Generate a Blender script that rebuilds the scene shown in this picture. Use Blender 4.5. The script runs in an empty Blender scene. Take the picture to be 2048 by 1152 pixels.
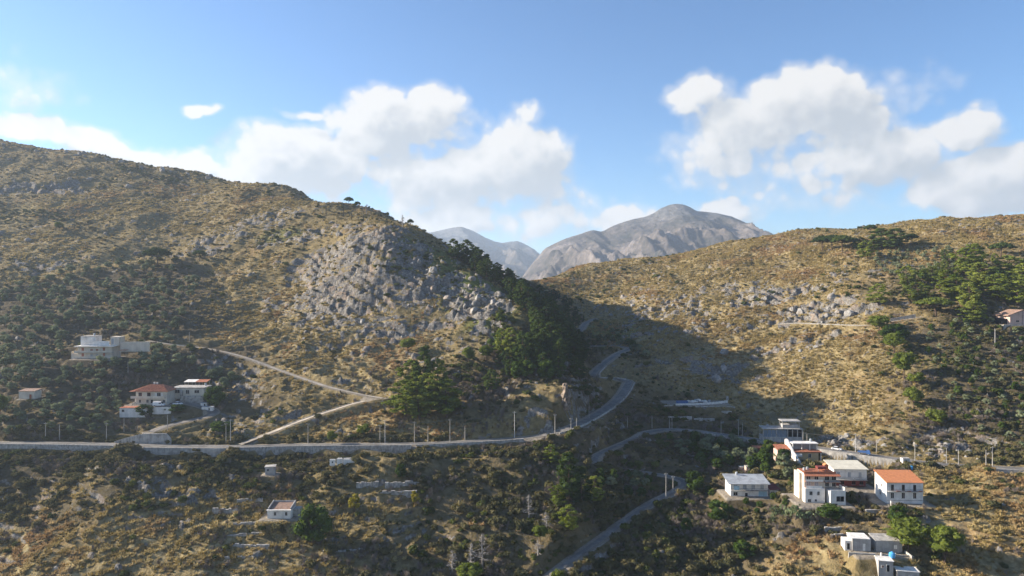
import bpy, bmesh, math, random
import numpy as np
from mathutils import Vector, Matrix, noise as mnoise

random.seed(7)
rng = np.random.default_rng(7)
scene = bpy.context.scene
col = scene.collection

# ------------------------------------------------------------------ camera
CAM_Z = 100.0
F = 1365.333                      # focal length in pixels of the 2048 wide photograph (24 mm on 36 mm)
cam_d = bpy.data.cameras.new('camera')
cam_d.lens = 24.0
cam_d.sensor_width = 36.0
cam_d.clip_start = 1.0
cam_d.clip_end = 60000.0
cam = bpy.data.objects.new('camera', cam_d)
col.objects.link(cam)
cam.location = (0, 0, CAM_Z)
cam.rotation_euler = (math.radians(90), 0, 0)
scene.camera = cam

# ------------------------------------------------------------------ sun
SUN_EL = math.radians(21.0)
SUN_AZ = math.radians(-78.0)      # measured from the view direction (+Y), negative is to the left
SUN_DIR = Vector((math.sin(SUN_AZ)*math.cos(SUN_EL), math.cos(SUN_AZ)*math.cos(SUN_EL), math.sin(SUN_EL)))
sun_d = bpy.data.lights.new('sun', 'SUN')
sun_d.energy = 5.0
sun_d.angle = math.radians(0.5)
sun_d.color = (1.0, 0.89, 0.74)
sun = bpy.data.objects.new('sun', sun_d)
col.objects.link(sun)
sun.rotation_euler = SUN_DIR.to_track_quat('Z', 'Y').to_euler()
sun.location = (-200, 0, 300)

# ------------------------------------------------------------------ world: sky with clouds at infinity
world = bpy.data.worlds.new('World')
scene.world = world
world.use_nodes = True
wt = world.node_tree
wt.nodes.clear()

class NB:
    """tiny node builder"""
    def __init__(self, tree): self.t = tree
    def n(self, kind, **kw):
        nd = self.t.nodes.new(kind)
        for k, v in kw.items():
            setattr(nd, k, v)
        return nd
    def link(self, a, b): self.t.links.new(a, b)
    def put(self, sock, v):
        if isinstance(v, bpy.types.NodeSocket): self.link(v, sock)
        else: sock.default_value = v
    def m(self, op, a, b=None, c=None, clamp=False):
        nd = self.n('ShaderNodeMath', operation=op, use_clamp=clamp)
        self.put(nd.inputs[0], a)
        if b is not None: self.put(nd.inputs[1], b)
        if c is not None: self.put(nd.inputs[2], c)
        return nd.outputs[0]
    def vm(self, op, a, b=None, out=0):
        nd = self.n('ShaderNodeVectorMath', operation=op)
        self.put(nd.inputs[0], a)
        if b is not None:
            self.put(nd.inputs['Scale' if op == 'SCALE' else 1], b)
        return nd.outputs[out]
    def noise(self, vec, scale, detail=4, rough=0.5, dist=0.0, lac=2.0, out='Fac', typ='FBM'):
        nd = self.n('ShaderNodeTexNoise')
        nd.noise_dimensions = '3D'
        if vec is not None: self.link(vec, nd.inputs['Vector'])
        nd.inputs['Scale'].default_value = scale
        nd.inputs['Detail'].default_value = detail
        nd.inputs['Roughness'].default_value = rough
        nd.inputs['Distortion'].default_value = dist
        nd.inputs['Lacunarity'].default_value = lac
        return nd.outputs[out]
    def mr(self, v, a, b, c=0.0, d=1.0, smooth=True):
        nd = self.n('ShaderNodeMapRange', interpolation_type='SMOOTHSTEP' if smooth else 'LINEAR')
        self.put(nd.inputs[0], v)
        nd.inputs[1].default_value = a; nd.inputs[2].default_value = b
        nd.inputs[3].default_value = c; nd.inputs[4].default_value = d
        return nd.outputs[0]
    def mix(self, f, a, b, blend='MIX'):
        nd = self.n('ShaderNodeMix', data_type='RGBA', blend_type=blend)
        self.put(nd.inputs[0], f); self.put(nd.inputs[6], a); self.put(nd.inputs[7], b)
        return nd.outputs[2]
    def ramp(self, v, stops):
        nd = self.n('ShaderNodeValToRGB')
        self.put(nd.inputs[0], v)
        el = nd.color_ramp.elements
        while len(el) > 1: el.remove(el[-1])
        el[0].position = stops[0][0]; el[0].color = (*stops[0][1], 1)
        for p, c in stops[1:]:
            e = el.new(p); e.color = (*c, 1)
        return nd.outputs[0]

def px_azel(px, py):
    v = Vector(((px-1024)/F, 1.0, (576-py)/F)).normalized()
    return math.atan2(v.x, v.y), math.asin(v.z)

# clouds of the sky: centre, half-size (photograph pixels, turned into angles), weight
CLOUDS = [
    # left bank low over the hill
    (40, 255, 150, 42, 1.0), (170, 270, 110, 36, 1.0), (290, 300, 120, 34, 1.0), (380, 318, 60, 20, .9), (20, 170, 120, 70, .42),
    # big middle group
    (590, 330, 130, 75, 1.15), (520, 350, 90, 60, 1.0), (660, 345, 100, 50, .9), (760, 260, 115, 70, 1.15), (840, 250, 85, 58, 1.05),
    (700, 290, 70, 50, .95), (860, 360, 120, 60, .95), (1040, 330, 110, 82, 1.2), (960, 350, 110, 62, 1.05), (1100, 380, 60, 55, .8),
    (940, 400, 240, 45, .62), (880, 440, 90, 28, .95), (1080, 445, 95, 32, .75), (1060, 215, 42, 26, .5), (600, 225, 38, 15, .7),
    (408, 224, 36, 15, .95), (1260, 435, 75, 30, .85),
    # right group
    (1630, 205, 120, 54, 1.15), (1540, 245, 130, 56, .95), (1470, 295, 140, 52, .7), (1400, 185, 70, 30, .85), (1560, 330, 170, 50, .6),
    (1700, 230, 90, 50, .95), (1810, 165, 85, 22, .42), (1790, 285, 110, 40, .95), (1700, 320, 120, 36, .85), (1930, 250, 70, 40, 1.0),
    (1620, 385, 120, 34, .45), (1860, 300, 90, 34, .7), (1970, 360, 140, 46, 1.15), (2050, 320, 90, 42, 1.15), (1870, 385, 70, 24, .9),
    (1430, 415, 55, 20, .9), (1480, 425, 60, 18, .5), (1380, 345, 50, 26, .35),
]

def cloud_group(name, clouds):
    grp = bpy.data.node_groups.new(name, 'ShaderNodeTree')
    grp.interface.new_socket('AzEl', in_out='INPUT', socket_type='NodeSocketVector')
    grp.interface.new_socket('Dir', in_out='INPUT', socket_type='NodeSocketVector')
    grp.interface.new_socket('Density', in_out='OUTPUT', socket_type='NodeSocketFloat')
    g = NB(grp)
    gi = g.n('NodeGroupInput'); go = g.n('NodeGroupOutput')
    # domain warp gives the ragged, billowing edges
    nz = g.n('ShaderNodeTexNoise'); nz.inputs['Scale'].default_value = 9.0; nz.inputs['Detail'].default_value = 4.0
    g.link(gi.outputs['Dir'], nz.inputs['Vector'])
    w = g.vm('SUBTRACT', nz.outputs['Color'], (0.5, 0.5, 0.5))
    p = g.vm('ADD', gi.outputs['AzEl'], g.vm('SCALE', w, 0.085))
    acc = None
    for cx, cy, rx, ry, wgt in clouds:
        a, e = px_azel(cx, cy)
        a1, e1 = px_azel(cx+rx, cy+ry)
        sx, sy = abs(a1-a), abs(e1-e)
        d = g.vm('SUBTRACT', p, (a, e, 0))
        d = g.vm('MULTIPLY', d, (1/sx, 1/sy, 0))
        l = g.vm('DOT_PRODUCT', d, d, out='Value')
        v = g.m('MULTIPLY_ADD', l, -0.55*wgt, wgt)
        if acc is None: acc = v
        else:
            nd = g.n('ShaderNodeMath', operation='SMOOTH_MAX')
            g.put(nd.inputs[0], acc); g.put(nd.inputs[1], v); nd.inputs[2].default_value = 0.25
            acc = nd.outputs[0]
    f1 = g.noise(gi.outputs['Dir'], 10.0, 6, 0.62, 0.4)
    def vor(scale):
        f2 = g.n('ShaderNodeTexVoronoi'); f2.feature = 'F1'; f2.inputs['Scale'].default_value = scale
        f2.inputs['Detail'].default_value = 1.0; f2.inputs['Roughness'].default_value = .6
        g.link(g.vm('ADD', gi.outputs['Dir'], g.vm('SCALE', w, .03)), f2.inputs['Vector'])
        return f2.outputs['Distance']
    acc = g.m('ADD', g.m('MAXIMUM', acc, -0.6), g.m('MULTIPLY', g.m('SUBTRACT', f1, 0.5), 1.2))
    acc = g.m('SUBTRACT', acc, g.m('MULTIPLY', g.m('SUBTRACT', vor(34.0), 0.58), 0.42))
    g.link(acc, go.inputs['Density'])
    return grp
GROUPS = [cloud_group('clouds_west', [c for c in CLOUDS if c[0]-c[2]*1.4 < 1300]), cloud_group('clouds_east', [c for c in CLOUDS if c[0]+c[2]*1.4 > 1300])]

w_ = NB(wt)
tc = w_.n('ShaderNodeTexCoord')
sky = w_.n('ShaderNodeTexSky', sky_type='NISHITA')
sky.sun_disc = False
sky.sun_elevation = SUN_EL
sky.sun_rotation = SUN_AZ
sky.altitude = 200.0
sky.air_density = 1.0
sky.dust_density = 0.22
sky.ozone_density = 3.0
sep = w_.n('ShaderNodeSeparateXYZ'); w_.link(tc.outputs['Generated'], sep.inputs[0])
az = w_.m('ARCTAN2', sep.outputs[0], sep.outputs[1])
az = w_.m('SUBTRACT', w_.m('PINGPONG', w_.m('ADD', az, 0.66), 1.32), 0.66)   # the same kind of sky all the way round
el = w_.m('ARCSINE', sep.outputs[2])
cmb = w_.n('ShaderNodeCombineXYZ'); w_.link(az, cmb.inputs[0]); w_.link(el, cmb.inputs[1])
skyc = w_.mix(1.0, sky.outputs[0], (.83, 1.03, 1.21, 1), 'MULTIPLY')
SKY_STRENGTH = 0.058
def cloudy(grp):
    def field(offset):
        gn = w_.n('ShaderNodeGroup'); gn.node_tree = grp
        w_.link(w_.vm('ADD', cmb.outputs[0], (offset[0], offset[1], 0)), gn.inputs['AzEl'])
        w_.link(w_.vm('ADD', tc.outputs['Generated'], (offset[0], 0, offset[1])), gn.inputs['Dir'])
        return gn.outputs['Density']
    d0 = field((0, 0))
    d1 = field((-0.022, 0.026))
    core = w_.mr(d0, 0.15, 0.52)
    veil = w_.mr(d0, -0.15, 0.65)
    alpha = w_.m('MAXIMUM', w_.m('MULTIPLY', core, .96), w_.m('MULTIPLY', veil, .66))
    lit = w_.mr(w_.m('SUBTRACT', w_.m('MULTIPLY', d1, 0.85), w_.m('MULTIPLY', d0, 0.45)), -0.22, 0.62, 1.0, 0.0)
    ccol = w_.mix(lit, (3.5, 3.75, 4.0, 1), (5.75, 5.65, 5.5, 1))
    bgx = w_.n('ShaderNodeBackground'); bgx.inputs['Strength'].default_value = SKY_STRENGTH
    w_.link(w_.mix(alpha, skyc, ccol), bgx.inputs['Color'])
    return bgx.outputs[0]
bg0 = w_.n('ShaderNodeBackground'); bg0.inputs['Strength'].default_value = SKY_STRENGTH
w_.link(skyc, bg0.inputs['Color'])
split = w_.n('ShaderNodeMixShader')
w_.link(w_.m('GREATER_THAN', az, px_azel(1300, 576)[0]), split.inputs[0])
w_.link(cloudy(GROUPS[0]), split.inputs[1]); w_.link(cloudy(GROUPS[1]), split.inputs[2])
# the clouds lie in a band above the horizon; higher up the sky is clear
band = w_.m('MULTIPLY', w_.m('GREATER_THAN', el, -0.02), w_.m('LESS_THAN', el, 0.40))
ms = w_.n('ShaderNodeMixShader')
w_.link(band, ms.inputs[0]); w_.link(bg0.outputs[0], ms.inputs[1]); w_.link(split.outputs[0], ms.inputs[2])
wo = w_.n('ShaderNodeOutputWorld'); w_.link(ms.outputs[0], wo.inputs['Surface'])
world.cycles.sampling_method = 'NONE'      # an even sky needs no importance map

# ------------------------------------------------------------------ picture
scene.view_settings.view_transform = 'Standard'
scene.view_settings.look = 'None'
scene.view_settings.exposure = 1.52
scene.view_settings.gamma = 1.0
scene.view_settings.use_curve_mapping = False
scene.cycles.use_denoising = True
scene.cycles.use_adaptive_sampling = True
scene.cycles.adaptive_threshold = 0.025
scene.cycles.adaptive_min_samples = 16
scene.cycles.max_bounces = 4
scene.cycles.diffuse_bounces = 2
scene.cycles.volume_bounces = 0
scene.cycles.transparent_max_bounces = 4
# ------------------------------------------------------------------ helpers: noise in numpy
def _hash(ix, iy, seed):
    h = (ix.astype(np.int64)*374761393 + iy.astype(np.int64)*668265263 + seed*974634777) & 0xFFFFFFFF
    h = ((h ^ (h >> 13))*1274126177) & 0xFFFFFFFF
    h = (h ^ (h >> 16)) & 0xFFFFFFFF
    return h/4294967295.0

def vnoise(x, y, seed=0):
    x = np.asarray(x, float); y = np.asarray(y, float)
    ix = np.floor(x); iy = np.floor(y)
    fx = x-ix; fy = y-iy
    ux = fx*fx*fx*(fx*(fx*6-15)+10); uy = fy*fy*fy*(fy*(fy*6-15)+10)
    a = _hash(ix, iy, seed); b = _hash(ix+1, iy, seed); c = _hash(ix, iy+1, seed); d = _hash(ix+1, iy+1, seed)
    return (a*(1-ux)+b*ux)*(1-uy)+(c*(1-ux)+d*ux)*uy*1.0

def fbm(x, y, octv=4, seed=0, rough=0.5):
    s = 0; a = 1.0; t = 0
    for o in range(octv):
        ca, sa = math.cos(o*1.3+.4), math.sin(o*1.3+.4)
        f = 2.03**o
        s = s + a*vnoise((x*ca-y*sa)*f+17.3*o, (x*sa+y*ca)*f-9.1*o, seed+o*31)
        t += a; a *= rough
    return s/t

def ridged(x, y, octv=4, seed=0, rough=.5):
    s = 0; a = 1.0; t = 0
    for o in range(octv):
        f = 2.07**o
        s = s + a*(1-np.abs(2*vnoise(x*f+11.7*o, y*f+3.3*o, seed+o*17)-1))
        t += a; a *= rough
    return s/t

def worley(x, y, seed=0):
    x = np.asarray(x, float); y = np.asarray(y, float)
    ix = np.floor(x); iy = np.floor(y)
    f1 = np.full(x.shape, 9.0); f2 = np.full(x.shape, 9.0); cid = np.zeros(x.shape)
    for dx in (-1, 0, 1):
        for dy in (-1, 0, 1):
            cx = ix+dx; cy = iy+dy
            jx = cx+_hash(cx, cy, seed); jy = cy+_hash(cx, cy, seed+7)
            d = np.hypot(x-jx, y-jy)
            cl = d < f1
            f2 = np.where(cl, f1, np.minimum(f2, d))
            cid = np.where(cl, _hash(cx, cy, seed+13), cid)
            f1 = np.where(cl, d, f1)
    return f1, f2, cid

def sstep(a, b, x):
    t = np.clip((x-a)/(b-a), 0, 1)
    return t*t*(3-2*t)

def W(px, py, d):
    """point seen at a photograph pixel at a given distance along the view"""
    return np.array([(px-1024)/F*d, d, CAM_Z-(py-576)/F*d])

# ------------------------------------------------------------------ the lie of the land: surveyed points
COLS = {
 -250: [(1152,228),(1050,250),(960,266),(898,277),(885,282),(800,312),(700,365),(600,435),(520,495),(430,585),(340,690),(250,820)],
 0:    [(1152,222),(1050,242),(960,260),(905,275),(885,282),(800,315),(700,370),(600,440),(520,500),(430,590),(340,700),(278,830)],
 200:  [(1152,213),(1050,232),(960,251),(905,270),(887,284),(800,318),(715,355),(600,440),(540,490),(450,570),(360,690),(311,790)],
 400:  [(1152,210),(1050,230),(960,250),(908,269),(891,285),(800,322),(700,372),(600,435),(520,500),(440,590),(380,680),(345,760)],
 600:  [(1152,212),(1050,232),(960,252),(907,270),(889,285),(800,320),(700,372),(620,415),(560,455),(480,510),(430,560),(395,640),(384,690)],
 760:  [(1152,213),(1050,233),(960,253),(905,270),(888,285),(830,303),(750,340),(660,385),(600,405),(520,430),(452,465),(444,500),(436,560)],
 870:  [(1152,214),(1050,235),(960,255),(900,273),(885,285),(830,303),(750,338),(660,380),(600,400),(540,425),(500,460),(482,520)],
 1000: [(1152,215),(1050,236),(960,256),(895,276),(880,288),(830,302),(760,330),(680,362),(620,385),(582,412),(564,440)],
 1080: [(1152,216),(1050,238),(960,258),(872,288),(820,300),(760,322),(700,350),(640,380),(622,400)],
 1130: [(1152,215),(1050,236),(960,258),(855,291),(780,310),(720,345)],
 1200: [(1152,220),(1050,243),(980,263),(920,283),(870,303),(835,325),(800,352),(748,398),(705,432),(645,520)],
 1300: [(1152,222),(1050,247),(960,280),(870,320),(830,348),(770,385),(700,436),(650,482),(600,550),(550,630),(518,720)],
 1450: [(1152,222),(1050,246),(980,268),(920,297),(866,332),(830,357),(760,394),(700,430),(620,495),(560,560),(520,615),(488,690)],
 1600: [(1152,211),(1060,228),(1000,244),(930,280),(888,308),(850,338),(760,375),(680,418),(600,478),(540,545),(490,622),(460,680)],
 1790: [(1152,203),(1060,220),(1005,238),(945,265),(912,286),(850,312),(760,346),(680,384),(600,434),(540,490),(490,555),(447,640)],
 2000: [(1152,200),(1050,222),(955,256),(934,274),(850,300),(760,334),(680,370),(600,415),(540,460),(490,520),(433,600)],
 2250: [(1152,198),(1050,220),(950,252),(850,290),(760,325),(680,360),(600,400),(540,445),(480,510),(425,590)],
}
ctl = []
for px, lst in COLS.items():
    for py, d in lst:
        ctl.append(W(px, py, d))
    py, d = lst[0]
    b = W(px, py, d)
    ctl.append(b+np.array([-b[0]*.3, -60, -22]))
    py, d = lst[-1]
    r = W(px, py, d)
    if px in (1080, 1130, 1200):
        continue
    for k, dz in ((110, 26), (260, 85)):
        ctl.append(r+np.array([r[0]/r[1]*k, k, -dz]))
for e in [(1090,578,700),(1060,592,800),(1172,646,540),(1150,690,470),(1255,700,440),(1190,745,398),(1262,763,388),(1240,802,355),(1180,836,318)]:
    ctl.append(W(*e))
for x, y, z in [(0,650,3),(-60,650,25),(20,560,-16),(60,600,-12),(30,480,-22),(22,420,-28),(-95,620,52),(40,900,-30),(140,900,-10)]:
    ctl.append(np.array([x, y, CAM_Z+z], float))
ctl = np.array(ctl)

def tps_fit(P, z, lam=1.5):
    n = len(P)
    d = np.linalg.norm(P[:, None]-P[None], axis=2)/100.0
    K = np.where(d > 0, d*d*np.log(d+1e-12), 0)+np.eye(n)*lam*0.001
    A = np.zeros((n+3, n+3)); A[:n, :n] = K
    A[:n, n] = 1; A[:n, n+1:] = P/100.0
    A[n:, :n] = A[:n, n:].T
    b = np.zeros(n+3); b[:n] = z
    return np.linalg.solve(A, b)
TP = ctl[:, :2].copy(); TC = tps_fit(TP, ctl[:, 2])
def tps(x, y):
    sh = np.shape(x); x = np.ravel(x); y = np.ravel(y)
    out = np.empty(len(x))
    for i in range(0, len(x), 40000):
        q = np.stack([x[i:i+40000], y[i:i+40000]], 1)
        d2 = ((q[:, None, 0]-TP[None, :, 0])**2+(q[:, None, 1]-TP[None, :, 1])**2)/1e4
        out[i:i+40000] = (np.where(d2 > 0, 0.5*d2*np.log(d2+1e-12), 0))@TC[:-3]+TC[-3]+(q/100.0)@TC[-2:]
    return out.reshape(sh)

# smooth land on a lattice (fine near the viewer, coarser far), bilinear lookup afterwards
NU, NV = 940, 760
us = np.linspace(-1.02, 1.02, NU)                 # sideways, in units of distance
tt = np.linspace(0, 1, NV)
vs = 130*np.exp(tt*math.log(1010/130.0))          # distance rows
cu = np.linspace(-1.02, 1.02, 180); ct = np.linspace(0, 1, 170); cv = 130*np.exp(ct*math.log(1010/130.0))
CU, CV = np.meshgrid(cu, cv)
CZ = tps(CU*CV, CV)

def bil(A, fu, ft):
    nv, nu = A.shape
    fu = np.clip(fu*(nu-1), 0, nu-1.001); ft = np.clip(ft*(nv-1), 0, nv-1.001)
    i = fu.astype(int); j = ft.astype(int); a = fu-i; b = ft-j
    return (A[j, i]*(1-a)+A[j, i+1]*a)*(1-b)+(A[j+1, i]*(1-a)+A[j+1, i+1]*a)*b
def uvof(x, y):
    x = np.asarray(x, float); y = np.maximum(np.asarray(y, float), 1.0)
    return (x/y+1.02)/2.04, np.log(y/130.0)/math.log(1010/130.0)
def base_h(x, y):
    return bil(CZ, *uvof(x, y))

def trace(px, py, hfun, d0=150.0, d1=1000.0):
    """where the line of sight through a pixel first meets the land"""
    d = np.arange(d0, d1, 0.5)
    q = np.stack([(px-1024)/F*d, d, CAM_Z-(py-576)/F*d], 1)
    h = hfun(q[:, 0], q[:, 1])
    below = np.nonzero(q[:, 2] <= h)[0]
    k = below[0] if len(below) else len(d)-1
    return q[k]
# ------------------------------------------------------------------ roads, tracks and building plots (traced on the smooth land)
def tr(px, py):
    return trace(px, py, base_h)
def smooth_line(pts, step=2.0, it=6):
    pts = np.array(pts, float)
    # Catmull-Rom through the points, then even steps
    P = np.vstack([2*pts[0]-pts[1], pts, 2*pts[-1]-pts[-2]])
    out = []
    for i in range(1, len(P)-2):
        p0, p1, p2, p3 = P[i-1:i+3]
        n = max(2, int(np.linalg.norm(p2-p1)/1.0))
        t = np.linspace(0, 1, n, endpoint=False)[:, None]
        out.append(0.5*((2*p1)+(-p0+p2)*t+(2*p0-5*p1+4*p2-p3)*t*t+(-p0+3*p1-3*p2+p3)*t**3))
    q = np.vstack(out+[pts[-1:]])
    s = np.concatenate([[0], np.cumsum(np.linalg.norm(np.diff(q[:, :2], axis=0), axis=1))])
    m = max(3, int(s[-1]/step))
    e = np.linspace(0, s[-1], m)
    q = np.stack([np.interp(e, s, q[:, k]) for k in range(3)], 1)
    for _ in range(it):
        q[1:-1] = q[1:-1]*.5+(q[:-2]+q[2:])*.25
    return q
def pix_line(pix, it=6, **k):
    return smooth_line([tr(*p) for p in pix], it=it, **k)

MAIN = pix_line([(-260,885),(0,886),(120,887),(220,889),(330,892),(480,893),(600,890),(720,889),(830,888),(920,884),(1010,879),(1090,871),(1140,856),(1185,834),(1225,808),(1247,785),(1258,764)], it=10)
UPPER = pix_line([(1258,764),(1235,757),(1205,757),(1186,752),(1196,738),(1215,722),(1240,705),(1262,697)], it=5)
TOP = pix_line([(1262,697),(1225,691),(1180,692),(1150,684),(1160,664),(1172,646),(1192,637)], it=5)
RIGHT = pix_line([(1290,866),(1320,860),(1360,859),(1400,863),(1450,870),(1485,875),(1525,881),(1558,886),(1600,891),(1638,896),(1673,901),(1708,906),(1778,916),(1825,922),(1900,930),(2048,938),(2300,948)], it=8)
LOWER = pix_line([(1085,1165),(1140,1122),(1200,1080),(1250,1042),(1300,1008),(1345,985),(1372,968),(1366,959),(1340,953),(1300,946),(1250,938),(1205,933),(1186,925),(1192,912),(1215,900),(1250,885),(1290,866)], it=5)
TRACK1 = pix_line([(300,682),(345,689),(400,695),(450,704),(500,718),(550,737),(600,755),(650,772),(700,784),(742,793),(765,796)], it=6)
TRACK2 = pix_line([(765,796),(715,805),(660,822),(600,842),(540,866),(480,889)], it=5)
DRIVE = pix_line([(330,806),(372,806),(410,814),(432,826),(395,838),(345,848),(300,864)], it=4)
PATHR = pix_line([(1555,648),(1600,646),(1650,648),(1700,650),(1745,650),(1790,642),(1840,634)], it=4)
ROADS = [  # line, half width, shoulder
    (MAIN, 3.1, 5.0), (UPPER, 2.9, 4.5), (TOP, 2.6, 4.5), (RIGHT, 3.2, 5.0), (LOWER, 1.9, 4.0),
    (TRACK1, 1.6, 3.0), (TRACK2, 1.6, 3.5), (DRIVE, 2.6, 4.0), (PATHR, 1.0, 2.5)]

# plots levelled for buildings: pixel of the foot, half sizes in metres, drop
PADS = {}
def pad(name, px, py, hw, hd, soft=4.0, dz=0.0):
    p = tr(px, py).copy(); p[2] += dz
    PADS[name] = (p, hw, hd, soft)
pad('villa', 312, 806, 11, 6.5)
pad('villa_annex', 372, 794, 8, 6, dz=1.0)
pad('white_house', 196, 716, 10, 7)
pad('orange_house', 1792, 1000, 9, 7)
pad('stepped_house', 1634, 1000, 9, 8)
pad('flat_house', 1700, 975, 8, 6)
pad('yellow_house', 1608, 916, 6.5, 4)
pad('grey_house', 1492, 988, 9, 6)
pad('frame_house', 1566, 882, 9, 4)
pad('small_house', 564, 1032, 6, 4)
pad('ruins', 1752, 1102, 8, 5)
pad('pink_house', 2034, 650, 8, 5)
pad('quarry', 1390, 806, 17, 7, soft=6)
pad('shed', 60, 796, 3.5, 3)
pad('hut', 541, 948, 2.5, 2)

# ------------------------------------------------------------------ cover zones: blobs in the land, sized in metres
ZB = {'rock': [], 'gold': [], 'green': [], 'dark': []}
def zb(kind, px, py, rx, ry, w=1.0):
    p = tr(px, py); ZB[kind].append((p[0], p[1], rx, ry, w))
# rock of the crag and its outcrops
for a in [(700,480,48,22,0.81),(620,470,30,16,0.67),(780,500,40,28,0.89),(850,560,36,24,0.89),(720,560,40,24,0.81),(640,560,24,14,0.59),(930,600,26,18,0.81),(980,620,20,14,0.74),(800,610,26,10,0.59),
          (560,430,26,20,0.55),(500,440,20,18,0.37),(960,690,22,12,0.59),(870,690,12,6,0.52),(690,640,22,8,0.59),(850,630,20,7,0.67),(520,445,30,18,.78),(450,475,26,14,.68),(390,505,24,12,.6),(590,590,26,9,.7),(760,655,24,7,.75),(110,380,30,18,1.0),(40,375,24,14,.8),(100,530,30,14,.6),(330,480,24,14,.4),
          (1132,785,4,6,.8),(1060,770,20,10,.45),(1080,830,14,8,.5),(1150,850,9,5,.4),(60,285,60,18,.6),(160,300,30,14,.7),(620,700,14,7,.5),(560,620,20,9,.4),
          (1340,620,50,22,.75),(1250,600,40,16,.55),(1420,585,46,18,.7),(1540,590,40,18,.85),(1620,620,30,14,1.0),(1690,630,24,12,.9),(1470,650,40,14,.6),(1290,660,24,10,.6),
          (1350,730,20,10,.6),(1450,745,14,12,.9),(1590,690,24,9,.6),(1700,545,40,18,.4),(1400,540,60,26,.3),(1900,450,60,24,.4),(1750,880,46,6,.75),(1880,890,30,6,.6),(1660,880,20,6,.7),
          (420,780,22,18,.6),(520,840,22,12,.5),(460,720,18,9,.4),(720,710,12,6,.5),(330,1000,10,6,.6),(1000,560,20,16,.8),(270,960,14,8,.4)]:
    zb('rock', *a)
for a in [(520,620,42,28,1.0),(640,740,60,26,.9),(700,850,50,12,.8),(600,660,50,22,.9),(450,560,36,26,.6),(60,490,40,26,.7),(40,560,36,12,.6),(640,540,20,10,.6),(820,600,20,5,.8),
          (1250,540,90,70,.95),(1450,520,110,80,1.0),(1700,500,120,60,.95),(1950,450,120,50,.9),(1400,640,90,50,1.0),(1600,720,70,50,1.15),(1500,770,40,24,1.1),(1680,800,44,34,1.15),(1750,700,40,30,.9),(1650,850,34,12,.9),
          (250,1060,60,26,.9),(330,1000,30,14,.8),(150,1120,50,20,.85),(400,1100,40,20,.6),(310,925,12,5,.9),(1750,1010,40,10,.7),(1950,1050,60,26,.75),(1700,1050,30,12,.7),(1880,960,50,14,.5),(1620,1100,34,18,.5),
          (700,1080,40,16,.5),(560,1120,30,14,.55),(830,1040,30,12,.4),(480,420,60,40,.45),(300,400,90,50,.4),(1080,640,14,10,.4),(800,660,30,10,.5)]:
    zb('gold', *a)
for a in [(880,520,36,26,.7),(950,570,30,20,.9),(980,650,20,14,.7),(560,470,24,18,.6),(120,420,60,30,.4),(300,350,80,40,.35),(1200,660,50,40,.7),(1300,560,60,40,.35),(1560,560,60,30,.3),
          (200,1040,60,30,.35),(90,930,40,12,.5),(1250,960,50,30,.35),(1900,720,40,40,.5),(1100,560,60,60,.4)]:
    zb('green', *a)
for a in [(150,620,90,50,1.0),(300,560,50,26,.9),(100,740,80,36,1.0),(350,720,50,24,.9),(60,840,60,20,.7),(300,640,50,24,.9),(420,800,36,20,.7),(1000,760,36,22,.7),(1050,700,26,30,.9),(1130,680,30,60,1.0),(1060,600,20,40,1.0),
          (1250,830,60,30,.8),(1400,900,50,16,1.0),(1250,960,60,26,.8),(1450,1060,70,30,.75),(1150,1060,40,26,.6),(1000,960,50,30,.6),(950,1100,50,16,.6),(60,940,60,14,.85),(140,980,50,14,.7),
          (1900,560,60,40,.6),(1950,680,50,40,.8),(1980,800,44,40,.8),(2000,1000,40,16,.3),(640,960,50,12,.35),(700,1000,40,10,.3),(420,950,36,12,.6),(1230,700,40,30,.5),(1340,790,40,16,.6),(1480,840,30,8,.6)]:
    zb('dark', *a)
def zones(x, y):
    x = np.asarray(x, float); y = np.asarray(y, float)
    wx = x+(fbm(x/23, y/23, 3, 91)-.5)*26; wy = y+(fbm(x/23, y/23, 3, 95)-.5)*26
    out = {}
    for k, lst in ZB.items():
        s = np.zeros(x.shape)
        for bx, by, rx, ry, w in lst:
            m = (np.abs(wx-bx) < rx*1.6) & (np.abs(wy-by) < ry*1.6)
            if not m.any(): continue
            r2 = ((wx[m]-bx)/rx)**2+((wy[m]-by)/ry)**2
            s[m] = np.maximum(s[m], w*np.clip(1.25-.75*r2, 0, 1))
        out[k] = s
    return out

# ------------------------------------------------------------------ the fine land surface
US, VS = np.meshgrid(us, vs)
GX = US*VS; GY = VS.copy()
GZ = base_h(GX, GY)
Z0 = GZ.copy()
ZN = zones(GX, GY)
rk = np.clip(ZN['rock'], 0, 1.2)
far_fade = 1.0
GZ = GZ+(fbm(GX/38, GY/38, 3, 5)-.5)*7+(fbm(GX/11, GY/11, 3, 21)-.5)*2.6+(fbm(GX/3.1, GY/3.1, 2, 41)-.5)*.8
# ledges that follow the contours
ph = GZ/2.9+(fbm(GX/34, GY/26, 4, 77))*5
fl = np.floor(ph); fr = ph-fl
lmask = sstep(.34, .62, fbm(GX/28, GY/28, 3, 88))*np.where(GX > 60, .5, 1.0)
GZ = GZ+lmask*.85*((fl+sstep(.5, .97, fr))-ph)*2.9
ph = GZ/1.1+(fbm(GX/15, GY/12, 3, 79))*5
fl = np.floor(ph); fr = ph-fl
GZ = GZ+.55*sstep(.4, .6, fbm(GX/19, GY/19, 2, 89))*((fl+sstep(.45, .97, fr))-ph)*1.1
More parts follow.
